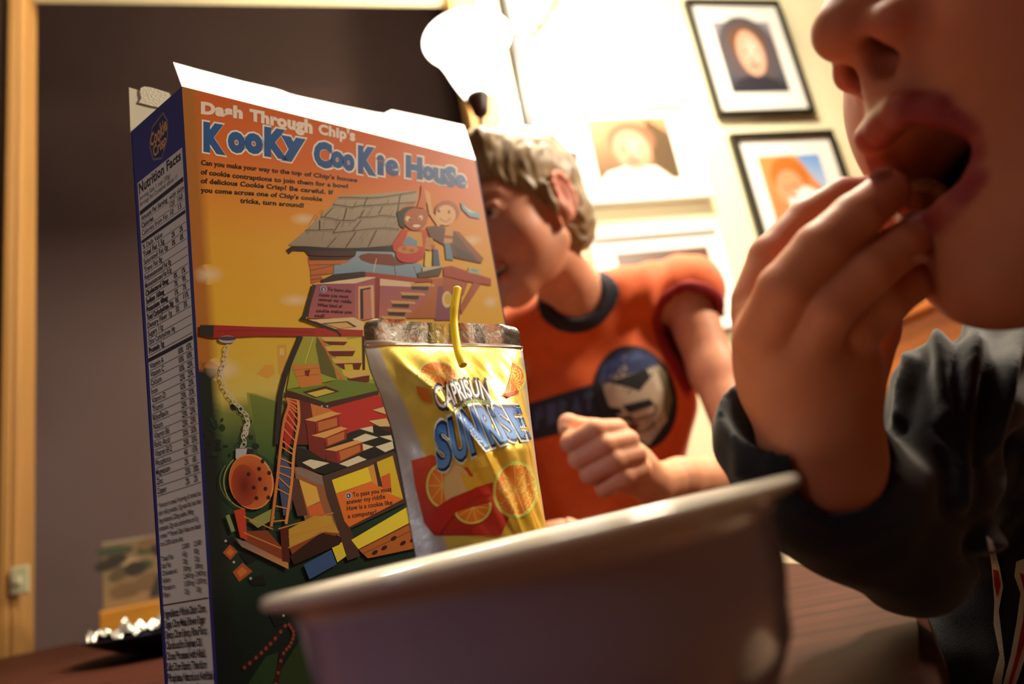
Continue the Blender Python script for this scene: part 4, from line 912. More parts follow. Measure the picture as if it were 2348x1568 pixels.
# ------------------------------------------------------------------ platter with foil, framed photo on the table
c0 = Pz(318, 1508, TZ+.001); 
M_BLUED = M('dark_blue_glaze', C8(40, 44, 62), .25, coat=.4)
V, F = lathe_vf([(r_*.80, z_*.75) for r_, z_ in [(0, .0), (.10, .0), (.125, .006), (.16, .022), (.175, .030), (.178, .033), (.172, .033), (.155, .026), (.12, .011), (0, .008)]], (c0[0]+.04, c0[1]+.10, TZ), 96)
plt_ = mesh('platter', V, F, M_BLUED, None, smooth=True, loc=(c0[0]+.04, c0[1]+.10, TZ)); tag(plt_, 'dark blue rimmed platter at the left, behind the cereal box', 'platter')
pc = np.array([c0[0]+.04, c0[1]+.10, TZ])
NF = 90; Vc = []; 
for j in range(NF+1):
    for i in range(NF+1):
        x = (i/NF-.5)*2; y = (j/NF-.5)*2; r_ = math.hypot(x, y); k_ = max(abs(x), abs(y))/(r_+1e-6); x2, y2 = x*k_ if r_ > 0 else 0, y*k_ if r_ > 0 else 0
        R_ = math.hypot(x2, y2)
        h = .016+.012*R_**2+mnoise.noise(Vector((x*7, y*7, 2)))*.012*(.4+R_)+mnoise.noise(Vector((x*19, y*19, 5)))*.006
        Vc.append(pc+np.array([x2*.134, y2*.134, max(h, .010+.015*R_**3)]))
fF = [(j*(NF+1)+i, j*(NF+1)+i+1, (j+1)*(NF+1)+i+1, (j+1)*(NF+1)+i) for j in range(NF) for i in range(NF)]
o = mesh('foil_sheet', Vc, fF, M('crumpled_foil', C8(214, 214, 206), .3, .75, bump=(60, .6, .004)), None, loc=pc+z3*.01); tag(o, 'crumpled silver foil sheet lying in the dark blue platter', 'foil'); m = o.modifiers.new('t', 'SOLIDIFY'); m.thickness = .0004
# photo block standing behind the platter
q0 = P(236, 1450, 1.20); q0[2] = TZ; q1 = P(430, 1395, 1.27); q1[2] = TZ; wd_ = nrm(q1-q0); nn = nrm(np.cross(wd_, z3)); nn = nn if nn[1] < 0 else -nn
hgt = .165
fr = thing('photo_stand', q0+wd_*.1, 'faded photo block in a yellow wooden stand, left of the cereal box', 'photo frame')
ct_ = q0+wd_*.12
V, F = box_vf(ct_+z3*.024, wd_, nn, z3, .125, .022, .024); mod_bevel(mesh('wooden_base', V, F, M('honey_wood', C8(204, 140, 48), .4, noise=(6, .2, (1, 1, 6))), fr), .003)
V, F = box_vf(ct_+z3*(.048+(hgt-.048)/2), wd_, nn, z3, .120, .007, (hgt-.048)/2); mod_bevel(mesh('photo_block', V, F, M('clear_edge', C8(150, 140, 120), .2), fr), .002)
g = Print(lambda x, y: ct_+wd_*(-.118+.236*x)+nn*.0073+z3*(hgt-.002-(hgt-.052)*y), nn, .00004)
g.poly([(0, 0), (1, 0), (1, 1), (0, 1)], (128, 108, 84), (150, 122, 88))
for i in range(26): g.ell(RND.uniform(.05, .95), RND.uniform(.08, .92), RND.uniform(.05, .14), RND.uniform(.05, .14), RND.choice([(60, 56, 50), (96, 84, 62), (170, 146, 112), (120, 96, 70), (82, 76, 96), (70, 80, 60)]), rot=RND.uniform(0, 90), n=9)
g.ell(.45, .40, .09, .13, (150, 118, 96)); g.poly([(.3, .95), (.36, .62), (.55, .60), (.62, .95)], (60, 58, 60)); g.ell(.8, .45, .09, .13, (140, 112, 96)); g.poly([(.68, .95), (.72, .66), (.9, .64), (.97, .95)], (84, 82, 100))
g.build('photo', M_PHOTO, fr)

# ================================================================== sculpting: signed distance fields on a grid
def frame_xyz(fwd, up):
    f = nrm(fwd); u = np.asarray(up, float); u = nrm(u-f*np.dot(u, f)); l = np.cross(u, f); return np.array([f, l, u])   # rows: forward, left, up
class SDF:
    def __init__(s, lo, hi, h):
        s.h = h; s.lo = np.asarray(lo, float); n = np.ceil((np.asarray(hi)-s.lo)/h).astype(int)+1
        s.n = n; s.F = np.full(n, 1.0, np.float32); s.T = None
        s.ax = [s.lo[i]+h*np.arange(n[i]) for i in range(3)]
    def set(s, o=None, R=None, k=1.0): s.T = None if o is None else (np.asarray(o, float), R, k)
    def w(s, p):
        p = np.asarray(p, float)
        if s.T is None: return p
        o, R, k = s.T; return o+(p*k)@R
    def _slice(s, lo, hi):
        a = np.clip(np.floor((lo-s.lo)/s.h).astype(int), 0, s.n); b = np.clip(np.ceil((hi-s.lo)/s.h).astype(int)+1, 0, s.n)
        sl_ = tuple(slice(a[i], b[i]) for i in range(3))
        if any(b[i] <= a[i] for i in range(3)): return None, None
        g = np.meshgrid(*[s.ax[i][a[i]:b[i]].astype(np.float32) for i in range(3)], indexing='ij', sparse=True)
        return sl_, g
    def _comb(s, sl_, d, k, op):
        F = s.F[sl_]
        if op == 'add':
            if k > 0: hh = np.maximum(k-np.abs(F-d), 0)/k; r = np.minimum(F, d)-hh*hh*k*.25
            else: r = np.minimum(F, d)
        elif op == 'sub':
            d = -d
            if k > 0: hh = np.maximum(k-np.abs(F-d), 0)/k; r = np.maximum(F, d)+hh*hh*k*.25
            else: r = np.maximum(F, d)
        s.F[sl_] = r
    def cone(s, a, b, ra, rb, k=.008, op='add', rawk=False):
        sc = 1.0 if s.T is None else s.T[2]; a, b = s.w(a), s.w(b); ra *= sc; rb *= sc; k *= sc
        m = max(ra, rb)+k+3*s.h
        if op == 'sub': m = max(ra, rb)+k+3*s.h
        sl_, g = s._slice(np.minimum(a, b)-m, np.maximum(a, b)+m)
        if sl_ is None: return
        ab = b-a; L2 = float(ab@ab)+1e-12
        px, py, pz = g[0]-a[0], g[1]-a[1], g[2]-a[2]
        t = np.clip((px*ab[0]+py*ab[1]+pz*ab[2])/L2, 0, 1)
        d = np.sqrt((px-t*ab[0])**2+(py-t*ab[1])**2+(pz-t*ab[2])**2)-(ra+(rb-ra)*t)
        s._comb(sl_, d.astype(np.float32), k, op)
    def chain(s, pts, k=.004, op='add'):       # pts: (point, radius)
        for (a, ra), (b, rb) in zip(pts, pts[1:]): s.cone(a, b, ra, rb, k, op)
    def ell(s, c, r, k=.008, op='add', R=None):
        sc = 1.0 if s.T is None else s.T[2]; c = s.w(c); r = np.asarray(r, float)*sc; k *= sc
        M_ = np.eye(3) if R is None else np.asarray(R)
        if s.T is not None: M_ = M_@s.T[1] if s.T[1] is not None else M_
        m = r.max()+k+3*s.h; sl_, g = s._slice(c-m, c+m)
        if sl_ is None: return
        p = [g[i]-c[i] for i in range(3)]
        q = [(M_[j][0]*p[0]+M_[j][1]*p[1]+M_[j][2]*p[2]) for j in range(3)]
        k0 = np.sqrt(sum((q[j]/r[j])**2 for j in range(3))); k1 = np.sqrt(sum((q[j]/r[j]**2)**2 for j in range(3)))+1e-9
        s._comb(sl_, (k0*(k0-1.0)/k1).astype(np.float32), k, op)
    def ball(s, c, r, k=.008, op='add'): s.cone(c, np.asarray(c, float)+1e-6, r, r, k, op)
    def plane(s, o, n, k=0.0):                 # keep the side opposite n
        o = s.w(o); n = np.asarray(n, float)
        if s.T is not None and s.T[1] is not None: n = n@s.T[1]
        n = nrm(n); g = np.meshgrid(*[a.astype(np.float32) for a in s.ax], indexing='ij', sparse=True)
        d = (g[0]-o[0])*n[0]+(g[1]-o[1])*n[1]+(g[2]-o[2])*n[2]
        s.F = np.maximum(s.F, d.astype(np.float32))
    def nets(s):
        F = s.F; h = s.h; F[[0, -1]] = 1; F[:, [0, -1]] = 1; F[:, :, [0, -1]] = 1
        S = F < 0; nx, ny, nz = F.shape
        c = S[:-1, :-1, :-1].astype(np.int8)
        tot = sum(S[i:nx-1+i, j:ny-1+j, k:nz-1+k].astype(np.int8) for i in (0, 1) for j in (0, 1) for k in (0, 1))
        act = (tot > 0) & (tot < 8); idx = np.argwhere(act); ids = np.full(act.shape, -1, np.int64); ids[act] = np.arange(len(idx))
        acc = np.zeros((len(idx), 3)); cnt = np.zeros(len(idx))
        cor = [(i, j, k) for i in (0, 1) for j in (0, 1) for k in (0, 1)]
        for a in cor:
            for ax in range(3):
                if a[ax] == 1: continue
                b = list(a); b[ax] = 1
                fa = F[idx[:, 0]+a[0], idx[:, 1]+a[1], idx[:, 2]+a[2]]; fb = F[idx[:, 0]+b[0], idx[:, 1]+b[1], idx[:, 2]+b[2]]
                m = (fa < 0) != (fb < 0); t = np.where(m, fa/(fa-fb+1e-12*(~m)), 0)
                p = np.tile(np.array(a, float), (len(idx), 1)); p[:, ax] += t; acc[m] += p[m]; cnt[m] += 1
        V = s.lo+(idx+acc/cnt[:, None])*h; Q = []
        for ax in range(3):
            u, v = (ax+1) % 3, (ax+2) % 3
            sa = [slice(1, -1)]*3; sa[ax] = slice(0, -1); sb_ = list(sa); sb_[ax] = slice(1, None)
            A, B = S[tuple(sa)], S[tuple(sb_)]; e = np.argwhere(A != B); ins = A[A != B]
            off = np.ones(3, int); off[ax] = 0; e = e+off
            def cell(du, dv): q = e.copy(); q[:, u] -= du; q[:, v] -= dv; return ids[q[:, 0], q[:, 1], q[:, 2]]
            q = np.stack([cell(1, 1), cell(0, 1), cell(0, 0), cell(1, 0)], 1); q[~ins] = q[~ins][:, ::-1]; Q.append(q)
        Q = np.concatenate(Q); Q = Q[(Q >= 0).all(1)]
        return V, Q
def relax(V, Q, it=2, lam=.5):
    V = V.copy(); e = np.concatenate([Q[:, [0, 1]], Q[:, [1, 2]], Q[:, [2, 3]], Q[:, [3, 0]]]); e = np.concatenate([e, e[:, ::-1]])
    n = np.bincount(e[:, 0], minlength=len(V))[:, None]
    for k in range(it*2):
        a = np.zeros_like(V)
        for c in range(3): a[:, c] = np.bincount(e[:, 0], weights=V[e[:, 1], c], minlength=len(V))
        l = lam if k % 2 == 0 else -lam*1.04
        V += l*(a/np.maximum(n, 1)-V)
    return V
def vnorm(V, Q):
    fn = np.cross(V[Q[:, 2]]-V[Q[:, 0]], V[Q[:, 3]]-V[Q[:, 1]]); N = np.zeros_like(V)
    for c in range(4):
        for a in range(3): N[:, a] += np.bincount(Q[:, c], weights=fn[:, a], minlength=len(V))
    return N/(np.linalg.norm(N, axis=1)[:, None]+1e-12)
def nz(p, sc, off=0.0): return mnoise.noise(Vector((p[0]*sc+off, p[1]*sc+off*.7, p[2]*sc-off)))
def bvh_of(V, Q): return BVHTree.FromPolygons([Vector(v) for v in V], [tuple(int(i) for i in q) for q in Q])
def rp(px, d): return px*d/FPX
SKIN_KW = dict(vcol=True, rough=.55, sss=.28, sssr=(1.0, .32, .16), spec=.4)
M_SKIN = M('child_skin', sscale=.006, **SKIN_KW)
M_SKIN2 = M('child_skin_fair', sscale=.005, **SKIN_KW)
# ================================================================== child in the orange shirt, across the table
D2 = .86
hc2 = P(1196, 505, D2)
f2 = nrm([-.72, -.64, -.30]); R2 = frame_xyz(f2, (-.02, 0.0, 1)); f2 = R2[0]; S2 = .95
person2 = thing('person', (P(1400, 1300, .93)[0], P(1400, 1300, .93)[1], .42), 'grinning child in a sleeveless orange shirt, face half hidden by the cereal box', 'person')
lo = np.array([-.20, .42, .55]); hi = np.array([.42, 1.16, 1.50])
B = SDF(lo, hi, .0032)
def head(B, hc, R, s, openm):
    B.set(hc, R, s)
    B.ell((-.012, 0, .036), (.092, .074, .080), .01); B.ell((.030, 0, -.012), (.058, .060, .075), .02); B.ell((.030, 0, -.060), (.045, .046, .036), .02)
    if not openm:
        B.ball((.068, 0, -.090), .016, .018); B.cone((.06, .012, -.085), (.004, .046, -.050), .015, .014, .026); B.cone((.06, -.012, -.085), (.004, -.046, -.050), .015, .014, .026)
    for y in (-1, 1): B.ball((.052, .033*y, -.030), .026, .02)
    B.ell((.066, 0, .026), (.020, .046, .014), .016)
    B.cone((.082, 0, .014), (.0985, 0, -.020), .007, .0105, .008)
    for y in (-1, 1):
        B.ball((.089, .0122*y, -.027), .0080, .006); B.ell((.088, .031*y, .010), (.013, .017, .011), .012, 'sub'); B.ball((.070, .031*y, .009), .0135, .004)
        B.cone((.0835, .021*y, .0145), (.079, .040*y, .0125), .0052, .0048, .003); B.ell((-.004, .072*y, -.004), (.019, .010, .031), .006); B.ell((.001, .083*y, .001), (.010, .006, .019), .005, 'sub'); B.cone((-.002, .074*y, -.030), (.004, .072*y, -.034), .007, .006, .004)
        for a in range(8):
            t0 = math.radians(-60+a*30); t1 = math.radians(-60+(a+1)*30)
            B.cone((-.004-.016*math.cos(t0), .080*y, -.002+.027*math.sin(t0)), (-.004-.016*math.cos(t1), .080*y, -.002+.027*math.sin(t1)), .0035, .0035, .003)
    B.cone((.093, 0, -.028), (.086, 0, -.036), .0045, .004, .004)
    for y in (-1, 1): B.ell((.0925, .0062*y, -.0345), (.0055, .0034, .005), .002, 'sub')
head(B, hc2, R2, S2, False)
# grinning mouth, a little open
B.cone((.089, -.014, -.053), (.089, .014, -.053), .0055, .0055, .006); B.cone((.085, -.012, -.069), (.085, .012, -.069), .006, .006, .006)
B.ell((.088, 0, -.061), (.012, .021, .0052), .002, 'sub')
B.set()
# neck, shoulders, torso, arms
nk0 = hc2+np.array([.030, .035, -.050]); nk1 = P(1335, 700, .955)
B.cone(nk0, nk1, .037, .042, .012)
B.cone(P(1320, 700, .935), P(1560, 670, .96), .034, .036, .03); B.cone(P(1310, 730, .94), P(1205, 775, .95), .036, .036, .03)
B.ell(P(1385, 900, .975), (.112, .075, .13), .03); B.ell(P(1400, 1180, .975), (.108, .075, .16), .03)
sh = P(1572, 690, .955)
B.chain([(sh, .035), (P(1636, 850, .90), .030), (P(1712, 1040, .83), .027)], .015)
B.chain([(P(1712, 1050, .83), .027), (P(1650, 1098, .76), .026), (P(1560, 1100, .69), .021), (P(1495, 1108, .655), .0185)], .010)
sh2 = P(1200, 790, .96); B.chain([(sh2, .036), (P(1110, 980, .93), .031), (P(1130, 1190, .84), .027)], .015); B.chain([(P(1130, 1190, .84), .027), (P(1230, 1250, .72), .022), (P(1290, 1235, .67), .019)], .01)
# the fist
H = SDF(np.array([.02, .50, .74]), np.array([.22, .72, .95]), .0011)
D_ = .632
H.chain([(P(1560, 1100, .69), .021), (P(1495, 1108, .655), .0195), (P(1455, 1075, .640), .021)], .008)
H.cone(P(1450, 1078, .640), P(1405, 1010, .640), .021, .018, .01)
for ps_ in ([(1415, 985, .622, 25), (1365, 985, .606, 24), (1308, 1014, .612, 22), (1330, 1022, .63, 18)], [(1440, 1010, .618, 26), (1385, 1020, .602, 25), (1326, 1052, .610, 22), (1350, 1058, .63, 18)],
            [(1458, 1042, .616, 26), (1408, 1056, .602, 25), (1352, 1086, .610, 22), (1375, 1090, .63, 18)], [(1470, 1076, .618, 24), (1430, 1092, .606, 23), (1386, 1118, .614, 20), (1405, 1118, .63, 16)]):
    H.chain([(P(x, y, d), rp(r, d)) for x, y, d, r in ps_], .0035)
H.chain([(P(1420, 1020, .650), rp(28, .64)), (P(1360, 985, .640), rp(24, .64)), (P(1303, 972, .628), rp(22, .63)), (P(1298, 985, .622), rp(18, .62))], .004)
H.chain([(P(1300, 1235, .665), .018), (P(1300, 1230, .66), .018)], .01)
def skin_cols(V, base, fn=None):
    c = np.tile(np.array(C8(*base)), (len(V), 1))
    for i, v in enumerate(V): c[i] *= 1+.10*nz(v, 45)+.06*nz(v, 160)
    return fn(c) if fn else c
V, Q = B.nets(); V = relax(V, Q, 2)
loc = (V-hc2)@R2.T/S2
def blend(c, mask, col): m = np.clip(mask, 0, 1)[:, None]; return c*(1-m)+np.array(C8(*col))*m
def g3(loc, c, r): return np.exp(-(((loc-np.array(c))/np.array(r))**2).sum(1))
c = skin_cols(V, (226, 158, 124))
for y in (-1, 1): c = blend(c, .45*g3(loc, (.06, .035*y, -.03), (.03, .022, .02)), (214, 104, 84)); c = blend(c, .6*g3(loc, (-.004, .08*y, 0), (.02, .012, .03)), (214, 84, 70)); c = blend(c, .7*g3(loc, (.086, .031*y, .026), (.02, .014, .004)), (150, 106, 70)); c = blend(c, .9*g3(loc, (.088, .031*y, .0115), (.02, .012, .0022)), (90, 56, 40))
lipm = np.clip(g3(loc, (.09, 0, -.0535), (.012, .019, .0042))*1.6, 0, 1)+np.clip(g3(loc, (.088, 0, -.069), (.012, .016, .0052))*1.6, 0, 1); c = blend(c, lipm, (190, 84, 78))
c = blend(c, g3(loc, (.080, 0, -.061), (.010, .02, .004))*1.2, (80, 24, 20))
body2 = mesh('body', V, Q, M_SKIN2, person2, col=c, smooth=True)
V, Q = H.nets(); V = relax(V, Q, 2)
mesh('hand', V, Q, M_SKIN2, person2, col=skin_cols(V, (232, 164, 128)), smooth=True)
# teeth, eyes
def lp2(p): return hc2+(np.array(p)*S2)@R2
V, F = merge([box_vf(lp2((.0855-.0012*abs(i)**1.5, .0062*i, -.0585)), R2[0], R2[1], R2[2], .0018, .0028, .0032) for i in (-2, -1, 0, 1, 2)])
mod_bevel(mesh('teeth', V, F, M('tooth_enamel', C8(236, 214, 170), .25), person2), .001)
M_EYE = M('eyeball', vcol=True, rough=.15, coat=.6)
for y in (-1, 1):
    V, F = lathe_vf([(0.0001, -1)]+[(math.sin(a), -math.cos(a)) for a in np.linspace(.15, 3.0, 18)]+[(.0001, 1)], (0, 0, 0), 24)
    cc = np.array([C8(30, 20, 16) if v[2] > .93 else C8(92, 70, 50) if v[2] > .80 else C8(226, 214, 204) for v in V]); V = np.array([lp2((.0735, .031*y, .0075))+(v[2]*f2-v[0]*R2[1]+v[1]*R2[2])*.0112*S2*1.0 for v in V]); mesh('eye', V, F, M_EYE, person2, col=cc, smooth=True)
# hair
A_ = SDF(hc2-.16, hc2+.16, .0026); A_.set(hc2, R2, S2)
A_.ell((-.014, 0, .040), (.099, .081, .086), .01); A_.ell((-.055, 0, -.02), (.048, .062, .055), .02)
A_.cone((.045, -.03, .105), (.045, .03, .105), .016, .016, .02)
A_.ell((.098, 0, -.005), (.058, .10, .062), .006, 'sub'); A_.ell((.045, 0, -.065), (.075, .14, .062), .006, 'sub')
for y in (-1, 1): A_.ell((-.002, .082*y, -.012), (.021, .024, .034), .004, 'sub')
A_.cone((-.08, 0, -.085), (.02, 0, -.115), .03, .05, .01, 'sub')
for y in (-1, 1): A_.cone((.020, .0745*y, .012), (.016, .071*y, -.022), .007, .004, .004)
V, Q = A_.nets(); V = relax(V, Q, 1); N = vnorm(V, Q); loc = (V-hc2)@R2.T/S2
disp = np.array([.0042*mnoise.noise(Vector((l[0]*30+l[2]*25, l[1]*120, l[2]*28)))+.0024*mnoise.noise(Vector((l[0]*60, l[1]*260, l[2]*50))) for l in loc]); V = V+N*(disp[:, None]+.0004)
hcv = np.array([np.array(C8(150, 122, 82))*(1+.45*mnoise.noise(Vector((l[0]*50, l[1]*240, l[2]*40)))) for l in loc]); hcv = np.clip(hcv, .01, 1)
hair = mesh('hair', V, Q, M('sandy_hair', vcol=True, rough=.45, sheen=.3), person2, col=hcv, smooth=True); tag(hair, 'short sandy blond hair')
# shirt
T = SDF(np.array([-.16, .72, .50]), np.array([.40, 1.16, 1.22]), .0032)
T.cone(P(1320, 702, .935), P(1555, 668, .96), .042, .043, .03); T.cone(P(1310, 732, .94), P(1195, 778, .95), .044, .044, .03)
T.ell(P(1385, 900, .972), (.124, .088, .145), .03); T.ell(P(1395, 1180, .972), (.124, .090, .20), .04); T.cone(P(1550, 668, .96), P(1586, 672, .955), .043, .047, .02)
T.ell(P(1395, 1330, .972), (.122, .088, .10), .03)
T0 = T.F.copy(); T.F[:] = 1; T.ball(P(1322, 650, .868), .058, 0); TB = T.F.copy(); T.F[:] = 1; T.cone(P(1578, 725, .93), P(1660, 900, .88), .046, .042, 0); TA = T.F.copy(); T.F = T0.copy()
T.ball(P(1322, 650, .868), .058, .004, 'sub'); T.cone(nk0, P(1328, 690, .935), .044, .046, .004, 'sub')
T.cone(P(1578, 725, .93), P(1660, 900, .88), .046, .042, .004, 'sub'); T.cone(P(1572, 710, .94), P(1584, 724, .93), .038, .040, .004, 'sub')
V, Q = T.nets(); V = relax(V, Q, 2); N = vnorm(V, Q)
px_, py_ = proj(V)
def folds(x, y, v):
    a = math.sin((x*.86+y*.5)/26+nz(v, 9)*3)*.0018; b = .0035*nz(v, 22)+.006*nz(v, 9, 3)
    s_ = math.exp(-((x-1500)/70)**2-((y-640)/90)**2)*math.sin((x-1400)/11)*.0030
    g_ = math.exp(-((x-1440+ (y-800)*.35)/24)**2)*math.exp(-((y-780)/150)**2)*.006
    return a+b+s_+g_
V = V+N*np.array([folds(x, y, v) for x, y, v in zip(px_, py_, V)])[:, None]
M_ORG = M('orange_jersey', C8(232, 98, 26), .8, sheen=.25, noise=(60, .08, (1, 1, 1)))
shirt2 = mesh('shirt', V, Q, M_ORG, person2, smooth=True)
bs = bvh_of(V, Q); fo, fn_ = P(1400, 900, .88), -FWD
h3 = hit3(bs, fo, fn_, .002)
# dark collar band and armhole band: strips of the shirt surface along its openings
for nm, shell, w_, mt_ in (('collar_band', TB, .0095, M('dark_knit_trim', C8(40, 40, 54), .85)), ('armhole_band', TA, .006, M('red_knit_trim', C8(150, 20, 20), .8))):
    T.F = np.maximum(np.maximum(T0-.0045, -(T0+.004)), np.abs(shell)-w_); V, Q = T.nets(); V = relax(V, Q, 2); mesh(nm, V, Q, mt_, shirt2, smooth=True)
em = SurfPrint(bs, fo, fn_, 14, .0008, .00006)
KE = mk(1150, 560, 2.528)
em.poly(KE([(150, 925), (330, 870), (560, 800), (600, 830), (580, 1010), (430, 1075), (180, 1140)]), (44, 50, 66))
for i, x in enumerate((190, 262, 334, 406, 478)): y0 = 945-(x-190)*.29; em.text('PIRAT'[i], KE([(x, y0+125-i*4), (x+56, y0+106-i*4)]), KE([(x, y0+15), (x+56, y0-2)]), (70, 92, 128), .05)
em.ell(*KE([(775, 890)])[0], 95, 122, (26, 26, 34), rot=-14, n=40); em.ell(*KE([(775, 890)])[0], 88, 114, (34, 36, 46), rot=-14, n=40)
em.poly(KE([(570, 790), (700, 640), (850, 640), (960, 760), (985, 880), (960, 1020), (850, 1170), (760, 1100), (690, 1010), (620, 930)]), (190, 176, 154))
em.poly(KE([(560, 800), (590, 700), (680, 625), (800, 605), (890, 650), (905, 700), (820, 730), (680, 770), (600, 810)]), (46, 62, 110)); em.poly(KE([(620, 690), (700, 640), (800, 630), (840, 660), (740, 680), (640, 730)]), (66, 88, 146))
em.poly(KE([(620, 800), (860, 715), (890, 740), (800, 850), (740, 830), (660, 810)]), (22, 22, 30)); em.poly(KE([(840, 720), (900, 730), (940, 860), (900, 850), (870, 780)]), (206, 196, 176))
em.poly(KE([(600, 940), (690, 950), (700, 985), (640, 980)]), (24, 24, 30)); em.poly(KE([(700, 935), (860, 895), (890, 930), (740, 980)]), (24, 24, 30)); em.line(KE([(690, 1010), (780, 1020), (890, 985), (900, 930)]), 4.5, (40, 36, 40)); em.poly(KE([(700, 1000), (760, 990), (750, 1030)]), (60, 50, 50))
em.poly(KE([(900, 720), (960, 740), (990, 900), (960, 1020), (940, 960), (940, 830)]), (120, 116, 84)); em.line(KE([(760, 1090), (850, 1080), (890, 1020)]), 4, (120, 90, 84)); em.poly(KE([(740, 1030), (800, 1040), (780, 1090), (745, 1070)]), (110, 60, 60))
tag(em.build('printed_emblem', M('matte_print', vcol=True, rough=.8), shirt2), 'round dark emblem with a pale face and a lettered band')
# trousers and the stool the child sits on
L_ = SDF(np.array([-.20, .60, .38]), np.array([.42, 1.22, .74]), .005)
hp = P(1400, 1300, .97); hp[2] = .56
L_.ell(hp, (.13, .10, .09), .03)
for s_ in (-1, 1): k0 = hp+np.array([.06*s_*.5, .06*s_, -.03]); L_.chain([(k0, .068), (k0+np.array([-.11, -.03, .01]), .058)], .02)
V, Q = L_.nets(); mesh('trousers', relax(V, Q, 1), Q, M('dark_trousers', C8(40, 42, 52), .85), person2, smooth=True)
def stool(c, zs, label):
    t = thing('wooden_stool', (c[0], c[1], 0), label, 'stool')
    V, F = lathe_vf([(0, zs-.035), (.155, zs-.035), (.165, zs-.025), (.165, zs-.008), (.155, zs), (0, zs)], (c[0], c[1], 0), 40); mesh('seat', V, F, M_OAK, t)
    for a in range(4):
        an = a*math.pi/2+.6; V, F = tube_vf([np.array([c[0]+.13*math.cos(an), c[1]+.13*math.sin(an), zs-.03]), np.array([c[0]+.17*math.cos(an), c[1]+.17*math.sin(an), 0])], [.018, .014], 12); mesh('leg', V, F, M_OAK, t, smooth=True)
stool(hp, .455, 'wooden stool the child in the orange shirt sits on')
# ================================================================== child in the navy top, close at the right
D1 = .222; S1 = .97; TL = math.radians(12)
R1 = frame_xyz(-RT-.0*FWD, UP*math.cos(TL)+FWD*math.sin(TL))
tip = P(1886, 80, D1)
hc1 = tip-(np.array([.106, 0, -.022])*S1)@R1
person1 = thing('person', (hc1[0]+.02, hc1[1]+.02, .40), 'child in a navy top putting food into a wide open mouth, close at the right', 'person')
B = SDF(hc1-np.array([.135, .14, .19]), hc1+np.array([.15, .14, .15]), .0017)
head(B, hc1, R1, S1, True)
B.set(hc1, R1, S1)
# dropped jaw
B.ball((.058, 0, -.102), .0155, .018)
for y in (-1, 1): B.cone((.055, .012*y, -.100), (-.010, .052*y, -.058), .0155, .017, .022); B.cone((.060, .022*y, -.05), (.045, .030*y, -.085), .016, .018, .02)
B.ell((.030, 0, -.082), (.040, .040, .026), .02)
B.cone((.083, 0, -.040), (.084, 0, -.050), .010, .009, .010)
up_l = [((.072, -.0225, -.071), .0030), ((.082, -.0165, -.0600), .0040), ((.0885, -.0085, -.0545), .0050), ((.0895, 0, -.0560), .0048), ((.0885, .0085, -.0545), .0050), ((.082, .0165, -.0600), .0040), ((.072, .0225, -.071), .0030)]
lo_l = [((.072, -.0225, -.071), .0030), ((.073, -.0175, -.0825), .0040), ((.0765, -.009, -.0885), .0050), ((.0775, 0, -.0900), .0052), ((.0765, .009, -.0885), .0050), ((.073, .0175, -.0825), .0040), ((.072, .0225, -.071), .0030)]
B.ell((.070, 0, -.073), (.034, .0200, .0165), .004, 'sub')
B.chain(up_l, .003); B.chain(lo_l, .003)
B.ell((.052, 0, -.073), (.042, .0180, .0138), .003, 'sub'); B.ball((.030, 0, -.072), .020, .004, 'sub')
for y in (-1, 1): B.ell((.0915, .0070*y, -.0350), (.0080, .0045, .0075), .0015, 'sub'); B.cone((.091, .0070*y, -.034), (.080, .0070*y, -.020), .0042, .0035, .001, 'sub')
B.cone((-.020, 0, -.060), (-.045, 0, -.150), .044, .048, .02)
V, Q = B.nets(); V = relax(V, Q, 2); loc = (V-hc1)@R1.T/S1
c = skin_cols(V, (196, 120, 86))
for y in (-1, 1): c = blend(c, .4*g3(loc, (.06, .035*y, -.03), (.03, .022, .02)), (206, 100, 80)); c = blend(c, .35*g3(loc, (.09, .012*y, -.03), (.012, .01, .01)), (206, 90, 70))
lm = np.zeros(len(V))
for ch in (up_l, lo_l):
    for (a, ra), (b, rb) in zip(ch, ch[1:]):
        a = np.array(a); b = np.array(b); t = np.clip(((loc-a)@(b-a))/((b-a)@(b-a)), 0, 1); d = np.linalg.norm(loc-(a+t[:, None]*(b-a)), axis=1); lm = np.maximum(lm, np.clip((1.28*ra-d)/(ra*.25), 0, 1))
nm = sum(g3(loc, (.089, .007*y, -.029), (.008, .0042, .0065)) for y in (-1, 1)); c = blend(c, np.clip(nm*1.3-.25, 0, 1), (60, 20, 16))  # nostrils tinted dark for the shade inside them
c = blend(c, lm, (150, 46, 46))
q = (loc-np.array([.060, 0, -.073]))/np.array([.0345, .0186, .0146]); inner = np.clip((1.09-np.sqrt((q**2).sum(1)))/.05, 0, 1)*(loc[:, 0] < .0765); inner = np.maximum(inner, np.clip((.0225-np.linalg.norm(loc-np.array([.030, 0, -.072]), axis=1))/.001, 0, 1)); q = (loc-np.array([.052, 0, -.073]))/np.array([.0425, .0186, .0146]); inner = np.maximum(inner, np.clip((1.09-np.sqrt((q**2).sum(1)))/.05, 0, 1)*(loc[:, 0] < .077)); c = blend(c, inner, (34, 8, 8))  # mouth cavity coloured near black for its inner shade
mesh('body', V, Q, M_SKIN, person1, col=c, smooth=True)
def lp1(p): return hc1+(np.array(p)*S1)@R1
